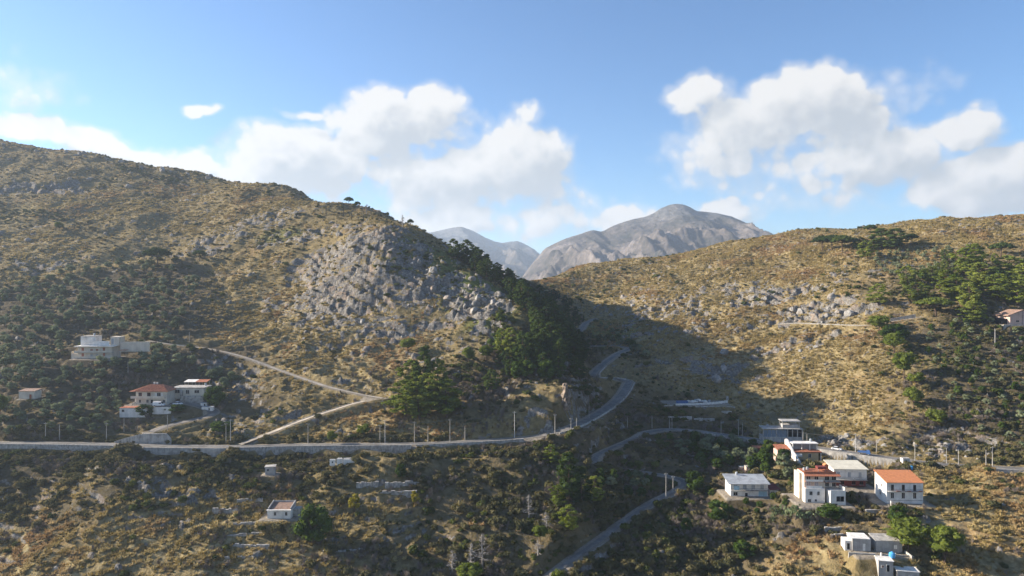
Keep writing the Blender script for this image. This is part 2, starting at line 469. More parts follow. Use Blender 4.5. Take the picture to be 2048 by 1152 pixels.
# rock: ledges and cliffs, fissured blocks
rmask = sstep(.42, .85, rk+(fbm(GX/13, GY/13, 3, 29)-.5)*1.5)
zt = (GZ+.3*GX)/6.0+fbm(GX/24, GY/24, 3, 57)*2.6
fl = np.floor(zt); fr = zt-fl
GZ = GZ+rmask*.8*((fl+sstep(.5, .92, fr))-zt)*6.0*(.5+.9*fbm(GX/17, GY/17, 2, 58))
f1, f2, cid = worley(GX/7.5+fbm(GX/5, GY/5, 2, 3)*.9, GY/6.5+fbm(GX/5, GY/5, 2, 4)*.9, 61)
g1, g2, gid = worley(GX/2.6+fbm(GX/3, GY/3, 2, 8)*.6, GY/2.2, 67)
rock_h = (ridged(GX/21, GY/18, 4, 51)-.55)*4.5+(cid-.45)*2.4-np.exp(-((f2-f1)/.13)**2)*1.3+(gid-.5)*.9-np.exp(-((g2-g1)/.15)**2)*.7
GZ = GZ+rmask*rock_h*np.clip(rk, .35, 1.0)
# scattered small outcrops
oc = sstep(.70, .77, fbm(GX/6.5, GY/4.5, 3, 131)+np.clip(ZN['rock'], 0, 1)*.20-.03-ZN['dark']*.04-.05*(GY < 275))
GZ = GZ+oc*(0.4+1.2*gid-np.exp(-((g2-g1)/.14)**2)*.6)*(1-rmask*.6)
du = np.gradient(GZ, axis=1)/(np.gradient(GX, axis=1)); dv = np.gradient(GZ, axis=0)/np.gradient(GY, axis=0)
slope = np.hypot(du, dv-du*US)
ROCKM = np.clip(sstep(.9, 1.3, slope)*sstep(.1, .5, rk+rmask*.4)+sstep(1.25, 1.7, slope)*.8+rmask*sstep(.55, .63, fbm(GX/5.2, GY/4.4, 3, 133)+(rk-.7)*.07)*.9+oc*.9*(gid > .25), 0, 1)
# hill terraces below and on the grove
ter = sstep(.25, .6, ZN['dark'])*(GX < -90)*(GY > 290)
zt = GZ/2.6
GZ = GZ+ter*0.55*((np.floor(zt)+sstep(.62, .98, zt-np.floor(zt)))*2.6-GZ)

def near_line(line, reach):
    D = np.full(GX.shape, 1e9); ZZ = np.zeros(GX.shape); S = np.zeros(GX.shape); Q = np.zeros(GX.shape)
    n = len(line)
    for i in range(n-1):
        a, b = line[i], line[i+1]
        lo = np.minimum(a, b)-reach; hi = np.maximum(a, b)+reach
        j0, j1 = np.searchsorted(vs, lo[1]), np.searchsorted(vs, hi[1])
        if j1 <= j0: continue
        ua = min(lo[0]/max(lo[1], 1), lo[0]/max(hi[1], 1)); ub = max(hi[0]/max(lo[1], 1), hi[0]/max(hi[1], 1))
        i0, i1 = np.searchsorted(us, ua), np.searchsorted(us, ub)
        if i1 <= i0: continue
        sl = np.s_[j0:j1, i0:i1]
        ab = b[:2]-a[:2]; L = ab@ab+1e-9
        rx, ry = GX[sl]-a[0], GY[sl]-a[1]
        t = np.clip((rx*ab[0]+ry*ab[1])/L, 0, 1)
        d = np.hypot(rx-t*ab[0], ry-t*ab[1])
        m = d < D[sl]
        D[sl] = np.where(m, d, D[sl]); ZZ[sl] = np.where(m, a[2]+t*(b[2]-a[2]), ZZ[sl])
        S[sl] = np.where(m, np.sign(ab[0]*ry-ab[1]*rx), S[sl]); Q[sl] = np.where(m, i+t, Q[sl])
    return D, ZZ, S, Q
def idx(line, px):
    """index along a road where it passes a pixel column"""
    p = 1024+line[:, 0]/line[:, 1]*F
    return int(np.argmin(np.abs(p-px)))
# banks cut away under road walls (valley side) and above them (hill side): line, from, to, side, drop, offset
CUTS = [(MAIN, idx(MAIN, -60), idx(MAIN, 262), -1, 2.8, 3.7), (MAIN, idx(MAIN, 296), idx(MAIN, 474), -1, 4.0, 6.1), (MAIN, idx(MAIN, 478), idx(MAIN, 842), -1, 3.6, 3.7),
        (MAIN, idx(MAIN, 844), idx(MAIN, 1100), -1, 1.3, 3.7), (RIGHT, idx(RIGHT, 1640), idx(RIGHT, 1800), -1, 5.0, 3.8), (RIGHT, idx(RIGHT, 1385), idx(RIGHT, 1550), -1, 2.0, 3.8), (RIGHT, idx(RIGHT, 1955), idx(RIGHT, 2045), -1, 3.0, 3.8)]
CLEAR = np.zeros(GX.shape)          # where nothing grows
for name, (p, hw, hd, soft) in PADS.items():
    dx = np.maximum(np.abs(GX-p[0])-hw, 0); dy = np.maximum(np.abs(GY-p[1])-hd, 0)
    d = np.hypot(dx, dy)
    k = 1-sstep(0, soft, d)
    GZ = GZ*(1-k)+p[2]*k
    CLEAR = np.maximum(CLEAR, 1-sstep(.0, 1.5, d))
ROADMASK = np.zeros(GX.shape)
for line, hw, sh in ROADS[::-1]:
    D, ZZ, S, Q = near_line(line, 24)
    k = 1-sstep(hw+.6, hw+.6+sh, D)
    GZ = np.where(D < 1e8, GZ*(1-k)+(ZZ-.12)*k, GZ)
    for cl, q0, q1, sd, drop, off in CUTS:
        if cl is not line: continue
        along = sstep(q0-1, q0+4, Q)*(1-sstep(q1-4, q1+1, Q))*(D < 1e8)*(S == sd)
        if off > hw+1: # lay-by: the level ground reaches out to the wall
            kk = along*(1-sstep(off-.3, off, D)); GZ = GZ*(1-kk)+(ZZ-.12)*kk
            CLEAR = np.maximum(CLEAR, kk)
        foot_z = ZZ-drop-(D-off)*.28
        kk = along*sstep(off, off+.35, D)*(1-sstep(off+5, off+17, D))
        GZ = np.where(kk > 0, GZ*(1-kk)+np.minimum(GZ, foot_z)*kk, GZ)
    c = 1-sstep(hw+.2, hw+1.3, D)
    CLEAR = np.maximum(CLEAR, c); ROADMASK = np.maximum(ROADMASK, c)
    ROCKM = ROCKM*(1-c)

def land_h(x, y):
    return bil(GZ, *uvof(x, y))
def on(px, py):
    """point of the finished land seen at a photograph pixel"""
    return trace(px, py, land_h)

# ------------------------------------------------------------------ mesh helpers
def mesh_np(name, verts, faces, mats=(), smooth=False):
    me = bpy.data.meshes.new(name)
    verts = np.asarray(verts, np.float32); faces = np.asarray(faces, np.int32)
    me.vertices.add(len(verts)); me.vertices.foreach_set('co', verts.ravel())
    n, k = faces.shape
    me.loops.add(n*k); me.loops.foreach_set('vertex_index', faces.ravel())
    me.polygons.add(n)
    me.polygons.foreach_set('loop_start', np.arange(0, n*k, k, dtype=np.int32))
    try: me.polygons.foreach_set('loop_total', np.full(n, k, np.int32))
    except Exception: pass
    me.polygons.foreach_set('use_smooth', np.full(n, smooth, bool))
    for m in mats: me.materials.append(m)
    me.update(calc_edges=True); me.validate()
    return me
def grid_faces(nv, nu):
    j, i = np.meshgrid(np.arange(nv-1), np.arange(nu-1), indexing='ij')
    a = (j*nu+i).ravel()
    return np.stack([a, a+1, a+1+nu, a+nu], 1)
def add_obj(name, me, parent=None, label=None, cat=None, group=None, kind=None, loc=None):
    o = bpy.data.objects.new(name, me)
    col.objects.link(o)
    if parent is not None: o.parent = parent
    if loc is not None: o.location = loc
    if label: o['label'] = label
    if cat: o['category'] = cat
    if group: o['group'] = group
    if kind: o['kind'] = kind
    return o
def col_attr(me, name, arr):
    at = me.attributes.new(name, 'FLOAT_COLOR', 'POINT')
    at.data.foreach_set('color', np.asarray(arr, np.float32).ravel())

# ------------------------------------------------------------------ materials
MATS = {}
def new_mat(name):
    m = bpy.data.materials.new(name); m.use_nodes = True
    m.node_tree.nodes.clear()
    b = NB(m.node_tree)
    out = b.n('ShaderNodeOutputMaterial')
    bs = b.n('ShaderNodeBsdfPrincipled')
    bs.inputs['Roughness'].default_value = .9
    bs.inputs['Specular IOR Level'].default_value = .15
    b.link(bs.outputs[0], out.inputs['Surface'])
    MATS[name] = m
    return m, b, bs
def wear_mat(name, c, var=.18, scale=.6, rough=.85, dirt=None, spec=.2, metal=0.0, bump=0.0):
    """painted or built surface with blotches and streaks of its own"""
    m, b, bs = new_mat(name)
    geo = b.n('ShaderNodeNewGeometry')
    v = geo.outputs['Position']
    n1 = b.noise(v, scale, 5, .6)
    st = b.noise(b.vm('MULTIPLY', v, (1, 1, .12)), scale*2.2, 4, .6)
    f = b.m('ADD', b.m('MULTIPLY', n1, .6), b.m('MULTIPLY', st, .4))
    lo = tuple(x*(1-var*1.6) for x in c); hi = tuple(min(1, x*(1+var*.6)) for x in c)
    if dirt is None: dirt = (c[0]*.55, c[1]*.5, c[2]*.45)
    base = b.ramp(f, [(.28, dirt), (.42, lo), (.66, hi)])
    b.link(base, bs.inputs['Base Color'])
    bs.inputs['Roughness'].default_value = rough
    bs.inputs['Specular IOR Level'].default_value = spec
    bs.inputs['Metallic'].default_value = metal
    if bump:
        bp = b.n('ShaderNodeBump'); bp.inputs['Strength'].default_value = bump; bp.inputs['Distance'].default_value = .2
        b.link(n1, bp.inputs['Height']); b.link(bp.outputs[0], bs.inputs['Normal'])
    return m

m, b, bs = new_mat('hillside')
at = b.n('ShaderNodeAttribute', attribute_name='zone')
sp = b.n('ShaderNodeSeparateColor'); b.link(at.outputs['Color'], sp.inputs[0])
rockA, goldA, greenA, darkA = sp.outputs[0], sp.outputs[1], sp.outputs[2], at.outputs['Alpha']
at2 = b.n('ShaderNodeAttribute', attribute_name='bare')
geo = b.n('ShaderNodeNewGeometry'); P = geo.outputs['Position']
nb = b.noise(P, .07, 5, .6); nm = b.noise(P, .45, 5, .65); nf = b.noise(P, 1.9, 3, .6)
straw = b.ramp(nm, [(.28, (.11, .083, .041)), (.45, (.20, .154, .075)), (.6, (.295, .235, .125)), (.75, (.38, .32, .19))])
scrub = b.ramp(nm, [(.25, (.075, .062, .030)), (.42, (.145, .115, .055)), (.56, (.21, .16, .08)), (.72, (.26, .215, .095))])
grass = b.ramp(nm, [(.3, (.062, .075, .018)), (.5, (.11, .125, .032)), (.7, (.20, .19, .06))])
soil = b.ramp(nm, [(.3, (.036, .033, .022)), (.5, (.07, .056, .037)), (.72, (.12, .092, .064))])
rockc = b.ramp(b.noise(P, .8, 7, .65, .4), [(.28, (.045, .042, .038)), (.43, (.115, .107, .097)), (.56, (.195, .183, .168)), (.74, (.36, .34, .315))])
rust = b.ramp(nm, [(.3, (.20, .13, .09)), (.6, (.33, .24, .17))])
c = scrub
gsel = b.m('ADD', goldA, b.m('MULTIPLY', b.m('SUBTRACT', nb, .5), 1.3))
c = b.mix(b.mr(gsel, .25, .75), c, straw)
red = b.noise(P, .035, 4, .6)
c = b.mix(b.m('MULTIPLY', b.mr(red, .55, .72), .28), c, (.30, .17, .085, 1))
c = b.mix(b.mr(b.m('ADD', greenA, b.m('MULTIPLY', b.m('SUBTRACT', nf, .5), .9)), .3, .85), c, grass)
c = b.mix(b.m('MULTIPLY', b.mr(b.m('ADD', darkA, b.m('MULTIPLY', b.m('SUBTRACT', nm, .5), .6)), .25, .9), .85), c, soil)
rc = b.mix(b.mr(b.noise(P, .12, 4, .6), .52, .68, 0, .55), rockc, rust)
moss = b.mr(b.noise(P, 1.1, 3, .6), .56, .66)
rc = b.mix(b.m('MULTIPLY', moss, .6), rc, scrub)
c = b.mix(b.mr(rockA, .35, .6), c, rc)
gravel = b.ramp(nf, [(.3, (.20, .17, .135)), (.7, (.36, .32, .27))])
c = b.mix(b.mr(at2.outputs['Fac'], .3, .8, 0, .8), c, gravel)
b.link(c, bs.inputs['Base Color'])
bs.inputs['Roughness'].default_value = 1.0; bs.inputs['Specular IOR Level'].default_value = .05
bp = b.n('ShaderNodeBump'); bp.inputs['Strength'].default_value = 1.0; bp.inputs['Distance'].default_value = .7
b.link(b.m('ADD', nm, b.m('MULTIPLY', nf, .45)), bp.inputs['Height']); b.link(bp.outputs[0], bs.inputs['Normal'])

verts = np.stack([GX.ravel(), GY.ravel(), GZ.ravel()], 1)
land_me = mesh_np('hillside', verts, grid_faces(NV, NU), [MATS['hillside']], smooth=True)
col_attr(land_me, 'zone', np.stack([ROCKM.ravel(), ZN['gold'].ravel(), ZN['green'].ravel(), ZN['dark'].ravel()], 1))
ba = land_me.attributes.new('bare', 'FLOAT', 'POINT'); ba.data.foreach_set('value', CLEAR.ravel().astype(np.float32))
add_obj('hillside', land_me, kind='structure')

# ground far below and to the horizon
m, b, bs = new_mat('far_ground')
n1 = b.noise(b.n('ShaderNodeNewGeometry').outputs['Position'], .003, 6, .6)
b.link(b.ramp(n1, [(.35, (.09, .085, .05)), (.65, (.2, .16, .1))]), bs.inputs['Base Color'])
R = 9000.0
add_obj('ground', mesh_np('ground', [(-R, -R, -80), (R, -R, -80), (R, R, -80), (-R, R, -80)], [[0, 1, 2, 3]], [MATS['far_ground']]), kind='structure')
# ------------------------------------------------------------------ distant mountains
def ridge_field(px_line, d, x, y, width_back, width_front, base):
    pass
m, b, bs = new_mat('mountain_rock')
P = b.n('ShaderNodeNewGeometry').outputs['Position']
n1 = b.noise(P, .004, 7, .62); n2 = b.noise(P, .03, 5, .8)
f = b.m('ADD', b.m('MULTIPLY', n1, .6), b.m('MULTIPLY', n2, .4))
hz_n = b.n('ShaderNodeSeparateXYZ'); b.link(P, hz_n.inputs[0])
cap = b.mr(b.m('ADD', hz_n.outputs[2], b.m('MULTIPLY', b.m('SUBTRACT', n1, .5), 260.0)), 380, 520)  # summit darkened by height: cloud shadow and plant cover put into the colour
basec = (b.ramp(f, [(.38, (.022, .026, .018)), (.45, (.052, .047, .040)), (.52, (.108, .09, .078)), (.60, (.20, .172, .155))]))
b.link(b.mix(b.m('MULTIPLY', cap, .75), basec, b.ramp(n2, [(.35, (.05, .055, .055)), (.65, (.16, .16, .16))])), bs.inputs['Base Color'])
bp = b.n('ShaderNodeBump'); bp.inputs['Strength'].default_value = 1.0; bp.inputs['Distance'].default_value = 30.0
b.link(f, bp.inputs['Height']); b.link(bp.outputs[0], bs.inputs['Normal'])

def mountain(name, sky_line, dist, depth_front, depth_back, base_z, seed, n=560, rows=200, rough=80):
    pts = np.array(sky_line, float)
    X = (pts[:, 0]-1024)/F*dist; Z = CAM_Z+(576-pts[:, 1])/F*dist
    xs = np.linspace(X[0], X[-1], n)
    crest = np.interp(xs, X, Z)
    k = np.ones(5)/5; crest = np.convolve(np.pad(crest, 2, mode='edge'), k, mode='valid')
    ys = np.concatenate([np.linspace(-depth_front, 0, rows), np.linspace(0, depth_back, 30)[1:]])
    XX, YY = np.meshgrid(xs, ys)
    t = np.where(YY < 0, 1+YY/depth_front, 1-YY/depth_back)
    prof = np.where(YY < 0, t**1.25, t)
    wav = (fbm(XX/900, XX*0+seed, 2, seed)-.5)*.2
    ZZ = base_z+(crest[None, :]-base_z)*np.clip(prof+wav*t*(1-t)*2, 0, 1)
    gul = (ridged(XX/300+YY/1400, YY/1200, 5, seed+3, .6)**2-.42)*rough*3.4*np.clip(1-t, 0, 1)**.6*np.clip(t*3, 0, 1)
    ZZ = ZZ+gul+(fbm(XX/120, YY/120, 5, seed+9)-.5)*rough*.8*np.clip((1-t)*4+.12, 0, 1)+(ridged(XX/150+YY/300, YY/260, 4, seed+19)-.6)*rough*1.0*np.clip((1-t)*3, 0, 1)*np.clip(t*3, 0, 1)
    ZZ = ZZ+(ridged(XX/75+YY/200, YY/130, 3, seed+29)-.6)*rough*.30*np.clip((1-t)*6+.1, 0, 1)
    V = np.stack([XX.ravel(), (dist+YY).ravel(), ZZ.ravel()], 1)
    return add_obj(name, mesh_np(name, V, grid_faces(len(ys), n), [MATS['mountain_rock']], smooth=True), kind='structure')
mountain('mountain', [(700,640),(850,610),(960,585),(1040,560),(1062,530),(1090,496),(1130,478),(1186,460),(1204,464),(1226,452),(1262,440),(1290,434),(1308,426),(1322,417),(1338,410),(1350,408),(1364,408),(1378,413),(1394,422),(1430,425),(1460,431),(1486,442),(1512,457),(1540,475),(1600,510),(1750,560),(1900,600)], 3600, 1900, 1600, -60, 11)
mountain('mountain', [(500,520),(700,500),(800,478),(860,465),(890,458),(922,453),(945,462),(975,478),(1000,486),(1020,483),(1034,481),(1050,488),(1066,497),(1090,520),(1200,560),(1400,590)], 6200, 2600, 2000, -60, 23, n=260, rows=110, rough=110)

# ------------------------------------------------------------------ haze: the air itself
hz = bpy.data.materials.new('haze_air'); hz.use_nodes = True; hz.node_tree.nodes.clear()
hb = NB(hz.node_tree)
ho = hb.n('ShaderNodeOutputMaterial'); pv = hb.n('ShaderNodeVolumePrincipled')
pv.inputs['Color'].default_value = (.66, .80, 1.0, 1)
pv.inputs['Density'].default_value = 0.0001
pv.inputs['Anisotropy'].default_value = 0.25
hb.link(pv.outputs[0], ho.inputs['Volume'])
def box_mesh(name, lo, hi, mats=()):
    x0, y0, z0 = lo; x1, y1, z1 = hi
    v = [(x0,y0,z0),(x1,y0,z0),(x1,y1,z0),(x0,y1,z0),(x0,y0,z1),(x1,y0,z1),(x1,y1,z1),(x0,y1,z1)]
    return mesh_np(name, v, [[0,3,2,1],[4,5,6,7],[0,1,5,4],[1,2,6,5],[2,3,7,6],[3,0,4,7]], mats)
HAZE = True
if HAZE:
    add_obj('haze', box_mesh('haze', (-9100, -9100, -81), (9100, 9100, 640), [hz]), kind='stuff')
# ------------------------------------------------------------------ plants: meshes
def leaf_mat(name, stops, trans=.25, scale=.35, stops2=None):
    m = bpy.data.materials.new(name); m.use_nodes = True; m.node_tree.nodes.clear()
    b = NB(m.node_tree); MATS[name] = m
    out = b.n('ShaderNodeOutputMaterial')
    oi = b.n('ShaderNodeObjectInfo')
    P = b.n('ShaderNodeNewGeometry').outputs['Position']
    n = b.noise(P, scale, 3, .6)
    f = b.m('ADD', b.m('MULTIPLY', n, .75), b.m('MULTIPLY', oi.outputs['Random'], .34))
    c = b.ramp(f, stops)
    if stops2:                       # the sward turns redder in broad patches
        c = b.mix(b.mr(b.noise(P, .022, 4, .6), .50, .66), c, b.ramp(f, stops2))
    d = b.n('ShaderNodeBsdfDiffuse'); b.link(c, d.inputs['Color'])
    t = b.n('ShaderNodeBsdfTranslucent'); b.link(c, t.inputs['Color'])
    ms = b.n('ShaderNodeMixShader'); ms.inputs[0].default_value = trans
    b.link(d.outputs[0], ms.inputs[1]); b.link(t.outputs[0], ms.inputs[2]); b.link(ms.outputs[0], out.inputs['Surface'])
    return m
leaf_mat('pine_needles', [(.25, (.024, .040, .014)), (.5, (.046, .070, .020)), (.8, (.088, .118, .030))])  # darkened so the wood behind the spur reads as shaded
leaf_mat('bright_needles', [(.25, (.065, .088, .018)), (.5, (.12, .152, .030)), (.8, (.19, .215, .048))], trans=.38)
leaf_mat('sunny_needles', [(.25, (.085, .11, .020)), (.5, (.155, .19, .034)), (.8, (.24, .265, .055))], trans=.42)  # lighter copy of the needles, sunlight put into the colour
leaf_mat('olive_leaves', [(.25, (.085, .105, .056)), (.5, (.155, .18, .10)), (.8, (.235, .255, .15))])
leaf_mat('broad_leaves', [(.25, (.025, .042, .012)), (.5, (.048, .078, .018)), (.8, (.085, .12, .028))])
leaf_mat('yellow_leaves', [(.25, (.16, .14, .02)), (.5, (.27, .23, .035)), (.8, (.36, .31, .06))])
leaf_mat('scrub_leaves', [(.15, (.045, .047, .022)), (.4, (.085, .084, .038)), (.62, (.13, .115, .054)), (.8, (.175, .14, .07)), (.95, (.21, .18, .08))], scale=.12)
leaf_mat('green_scrub', [(.2, (.030, .040, .014)), (.5, (.065, .080, .024)), (.8, (.13, .14, .04))], scale=.12)
leaf_mat('dry_grass', [(.15, (.125, .093, .036)), (.38, (.25, .19, .075)), (.6, (.36, .28, .122)), (.9, (.46, .38, .195))], trans=.3, scale=.09, stops2=[(.15, (.13, .080, .038)), (.38, (.27, .168, .078)), (.6, (.38, .25, .125)), (.9, (.48, .355, .205))])
leaf_mat('dead_twigs', [(.2, (.10, .08, .065)), (.8, (.22, .185, .155))], trans=.0)
leaf_mat('cactus_pads', [(.2, (.06, .085, .04)), (.8, (.16, .19, .10))], trans=.0)
wear_mat('bark', (.13, .085, .06), .3, 2.0)
wear_mat('dead_bark', (.34, .31, .28), .25, 2.0)

ICO = {}
def ico(sub):
    if sub not in ICO:
        bm = bmesh.new(); bmesh.ops.create_icosphere(bm, subdivisions=sub, radius=1)
        v = np.array([x.co[:] for x in bm.verts]); f = np.array([[q.index for q in x.verts] for x in bm.faces]); bm.free()
        ICO[sub] = (v, f)
    return ICO[sub]
class Acc:
    """collects triangles"""
    def __init__(s): s.v = []; s.f = []; s.n = 0
    def add(s, v, f):
        s.v.append(np.asarray(v, float)); s.f.append(np.asarray(f)+s.n); s.n += len(v)
    def clump(s, c, r, nq, r_, core=True, leaf=.3, flat=.6, up=.06):
        c = np.asarray(c, float); R = np.array([r, r, r*flat])
        if core:
            v, f = ico(1)
            k = .62+.3*r_.random(len(v))[:, None]
            s.add(c+v*k*R, f)
        d = r_.normal(size=(nq, 3)); d /= np.linalg.norm(d, axis=1)[:, None]
        d[:, 2] = np.where(d[:, 2] < -.35, -d[:, 2], d[:, 2])
        p = c+d*R*(.72+.42*r_.random(nq))[:, None]
        nrm = d+r_.normal(size=(nq, 3))*.55+np.array([0, 0, up]); nrm /= np.linalg.norm(nrm, axis=1)[:, None]
        t = np.cross(nrm, r_.normal(size=(nq, 3))); t /= np.linalg.norm(t, axis=1)[:, None]+1e-9
        b2 = np.cross(nrm, t)
        sz = (leaf*(.6+.8*r_.random(nq)))[:, None]
        a = p+t*sz; b = p-t*sz*.5+b2*sz*.85; cc = p-t*sz*.5-b2*sz*.85
        v = np.stack([a, b, cc], 1).reshape(-1, 3)
        s.add(v, np.arange(nq*3).reshape(-1, 3))
    def limb(s, a, b, ra, rb, k=5):
        a = np.asarray(a, float); b = np.asarray(b, float); d = b-a; L = np.linalg.norm(d)+1e-9; d /= L
        t = np.cross(d, [0.3, .9, .2]); t /= np.linalg.norm(t); u = np.cross(d, t)
        an = np.arange(k)*2*math.pi/k
        ring = np.cos(an)[:, None]*t+np.sin(an)[:, None]*u
        v = np.vstack([a+ring*ra, b+ring*rb])
        i = np.arange(k); j = (i+1) % k
        s.add(v, np.vstack([np.stack([i, j, j+k], 1), np.stack([i, j+k, i+k], 1)]))
    def mesh(s, name, mat, smooth=False):
        return mesh_np(name, np.vstack(s.v), np.vstack(s.f), [MATS[mat]], smooth)

def bent(acc, pts, r0, r1, k=5):
    n = len(pts)-1
    for i in range(n):
        acc.limb(pts[i], pts[i+1], r0+(r1-r0)*i/n, r0+(r1-r0)*(i+1)/n, k)

def pine_tall(seed, H=12.0, mat='pine_needles', wide=.27, low=.22):
    r_ = np.random.default_rng(seed); T = Acc(); C = Acc()
    lean = r_.normal(size=2)*.35
    axis = [np.array([lean[0]*t*t, lean[1]*t*t, H*.96*t]) for t in np.linspace(0, 1, 6)]
    bent(T, axis, .24, .05)
    nb = 26
    for i in range(nb):
        t = low+(1-low)*(i+.5)/nb
        z = H*t
        az = i*2.4+r_.normal()*.5
        prof = math.sin(min(1, (1-t)/(1-low)*1.12+.1)*math.pi*.62)**.9
        L = H*wide*prof*(.65+.6*r_.random())
        o = np.array([lean[0]*t*t, lean[1]*t*t, 0])
        e = o+np.array([math.cos(az)*L, math.sin(az)*L, z+L*.22])
        T.limb(o+np.array([0, 0, z-.2]), e, .07, .02, 4)
        cr = .85+.5*r_.random()
        C.clump(e, cr*(.55+.6*prof), 46, r_, leaf=.27, flat=.6)
        if L > 1.6:
            C.clump(o*.4+e*.6+np.array([0, 0, -.15])+r_.normal(size=3)*.25, cr*.85, 34, r_, leaf=.27, flat=.6)
    C.clump([lean[0], lean[1], H*.97], .55, 30, r_, leaf=.24, flat=1.3)
    return T.mesh('trunk', 'bark'), C.mesh('crown', mat)
def pine_umbrella(seed, H=9.0, mat='pine_needles', rad=.46):
    r_ = np.random.default_rng(seed); T = Acc(); C = Acc()
    fork = np.array([r_.normal()*.3, r_.normal()*.3, H*.5])
    bent(T, [np.zeros(3), fork*.5+r_.normal(size=3)*[.1, .1, 0], fork], .26, .17, 6)
    n = 34
    for i in range(n):
        rr = math.sqrt((i+.5)/n); az = i*2.39996
        R = H*rad*rr*(.9+.2*r_.random())
        z = H*(.86-.24*rr**2.0)+r_.normal()*.15
        e = fork*[1, 1, 0]+np.array([math.cos(az)*R, math.sin(az)*R, z])
        if i % 4 == 0: bent(T, [fork, fork*.4+e*.6+np.array([0, 0, -.5]), e+np.array([0, 0, -.3])], .12, .03, 4)
        C.clump(e, H*.118*(.85+.4*r_.random()), 50, r_, leaf=.25, flat=.8)
    return T.mesh('trunk', 'bark'), C.mesh('crown', mat)
def round_tree(seed, H=6.0, mat='broad_leaves', wide=.5, n=26, leaf=.25, low=.3):
    r_ = np.random.default_rng(seed); T = Acc(); C = Acc()
    bent(T, [np.zeros(3), [.1, .05, H*.2], [r_.normal()*.2, r_.normal()*.2, H*.4]], .2, .1, 5)
    for i in range(n):
        d = r_.normal(size=3); d /= np.linalg.norm(d); d *= (.45+.55*r_.random()**.5)
        c = np.array([d[0]*H*wide*.78, d[1]*H*wide*.78, H*(low+(1-low)*.5)+d[2]*H*(1-low)*.40])
        if i % 4 == 0: T.limb([0, 0, H*.33], c, .07, .02, 4)
        C.clump(c, H*wide*.34*(.75+.5*r_.random()), 44, r_, leaf=leaf, flat=.85)
    return T.mesh('trunk', 'bark'), C.mesh('crown', mat)
def dead_tree(seed, H=9.0):
    r_ = np.random.default_rng(seed); T = Acc(); C = Acc()
    bent(T, [np.array([r_.normal()*.15*t, r_.normal()*.1*t, H*t]) for t in np.linspace(0, 1, 5)], .24, .05, 5)
    for i in range(46):
        t = .25+.74*r_.random(); az = r_.random()*6.28; L = H*.24*(1.12-t)*(.5+.8*r_.random())
        a = np.array([0, 0, H*t]); e = a+np.array([math.cos(az)*L, math.sin(az)*L, L*.25-.1])
        bent(C, [a, a*.5+e*.5+np.array([0, 0, -.08*L]), e], .085, .04, 3)
        for q in range(4):
            f = .3+.7*r_.random(); p = a+(e-a)*f
            C.limb(p, p+r_.normal(size=3)*[.35, .35, .22], .05, .025, 3)
    return T.mesh('trunk', 'dead_bark'), C.mesh('branches', 'dead_bark')
def shrub(seed, mat, n=6, nq=30, leaf=.16):
    r_ = np.random.default_rng(seed); C = Acc()
    for i in range(n):
        a = r_.random()*6.28; R = .5*math.sqrt(r_.random())
        C.clump([math.cos(a)*R, math.sin(a)*R, .25+.3*r_.random()*(1-R)], .36+.18*r_.random(), nq, r_, leaf=leaf, flat=.85)
    return C.mesh('shrub', mat)
def tuft(seed, mat='dry_grass', n=26):
    r_ = np.random.default_rng(seed); C = Acc()
    v, f = ico(1)
    C.add(v*[.42, .42, .24]*(.7+.5*r_.random(len(v)))[:, None]+[0, 0, .08], f)
    a = r_.random(n)*6.28; R = .34*np.sqrt(r_.random(n))
    base = np.stack([np.cos(a)*R, np.sin(a)*R, np.zeros(n)], 1)
    tip = base*1.9+np.stack([r_.normal(size=n)*.1, r_.normal(size=n)*.1, .32+.35*r_.random(n)], 1)
    side = np.stack([-np.sin(a), np.cos(a), np.zeros(n)], 1)*.11
    V = np.stack([base-side, base+side, tip], 1).reshape(-1, 3)
    C.add(V, np.arange(n*3).reshape(-1, 3))
    return C.mesh('tuft', mat)
def stone_mesh(seed, sub=2, mat='boulder_rock'):
    r_ = np.random.default_rng(seed)
    v, f = ico(sub); v = v.copy()
    v *= [1, .8+.3*r_.random(), .62+.3*r_.random()]
    for _ in range(11):                       # cut facets
        n = r_.normal(size=3); n /= np.linalg.norm(n); h = .52+.3*r_.random()
        d = v@n; v = v-np.where(d > h, d-h, 0)[:, None]*n*.92
    off = r_.random(3)*50
    k = np.array([mnoise.fractal(Vector(x*2.2+off), 1.0, 2.0, 4) for x in v])
    v = v*(1+k*.15)[:, None]
    return mesh_np('boulder', v, f, [MATS[mat]], False)

m, b, bs = new_mat('boulder_rock')
P = b.n('ShaderNodeNewGeometry').outputs['Position']; oi = b.n('ShaderNodeObjectInfo')
n1 = b.noise(P, .9, 7, .68, .4); n2 = b.noise(P, .15, 3, .6)
f = b.m('ADD', b.m('MULTIPLY', n1, .8), b.m('MULTIPLY', oi.outputs['Random'], .2))
c = b.ramp(f, [(.32, (.10, .094, .086)), (.48, (.20, .19, .176)), (.62, (.30, .286, .264)), (.8, (.41, .39, .36))])
c = b.mix(b.mr(n2, .5, .66, 0, .55), c, (.30, .215, .15, 1))
b.link(c, bs.inputs['Base Color'])
bp = b.n('ShaderNodeBump'); bp.inputs['Strength'].default_value = .8; bp.inputs['Distance'].default_value = .25
b.link(n1, bp.inputs['Height']); b.link(bp.outputs[0], bs.inputs['Normal'])

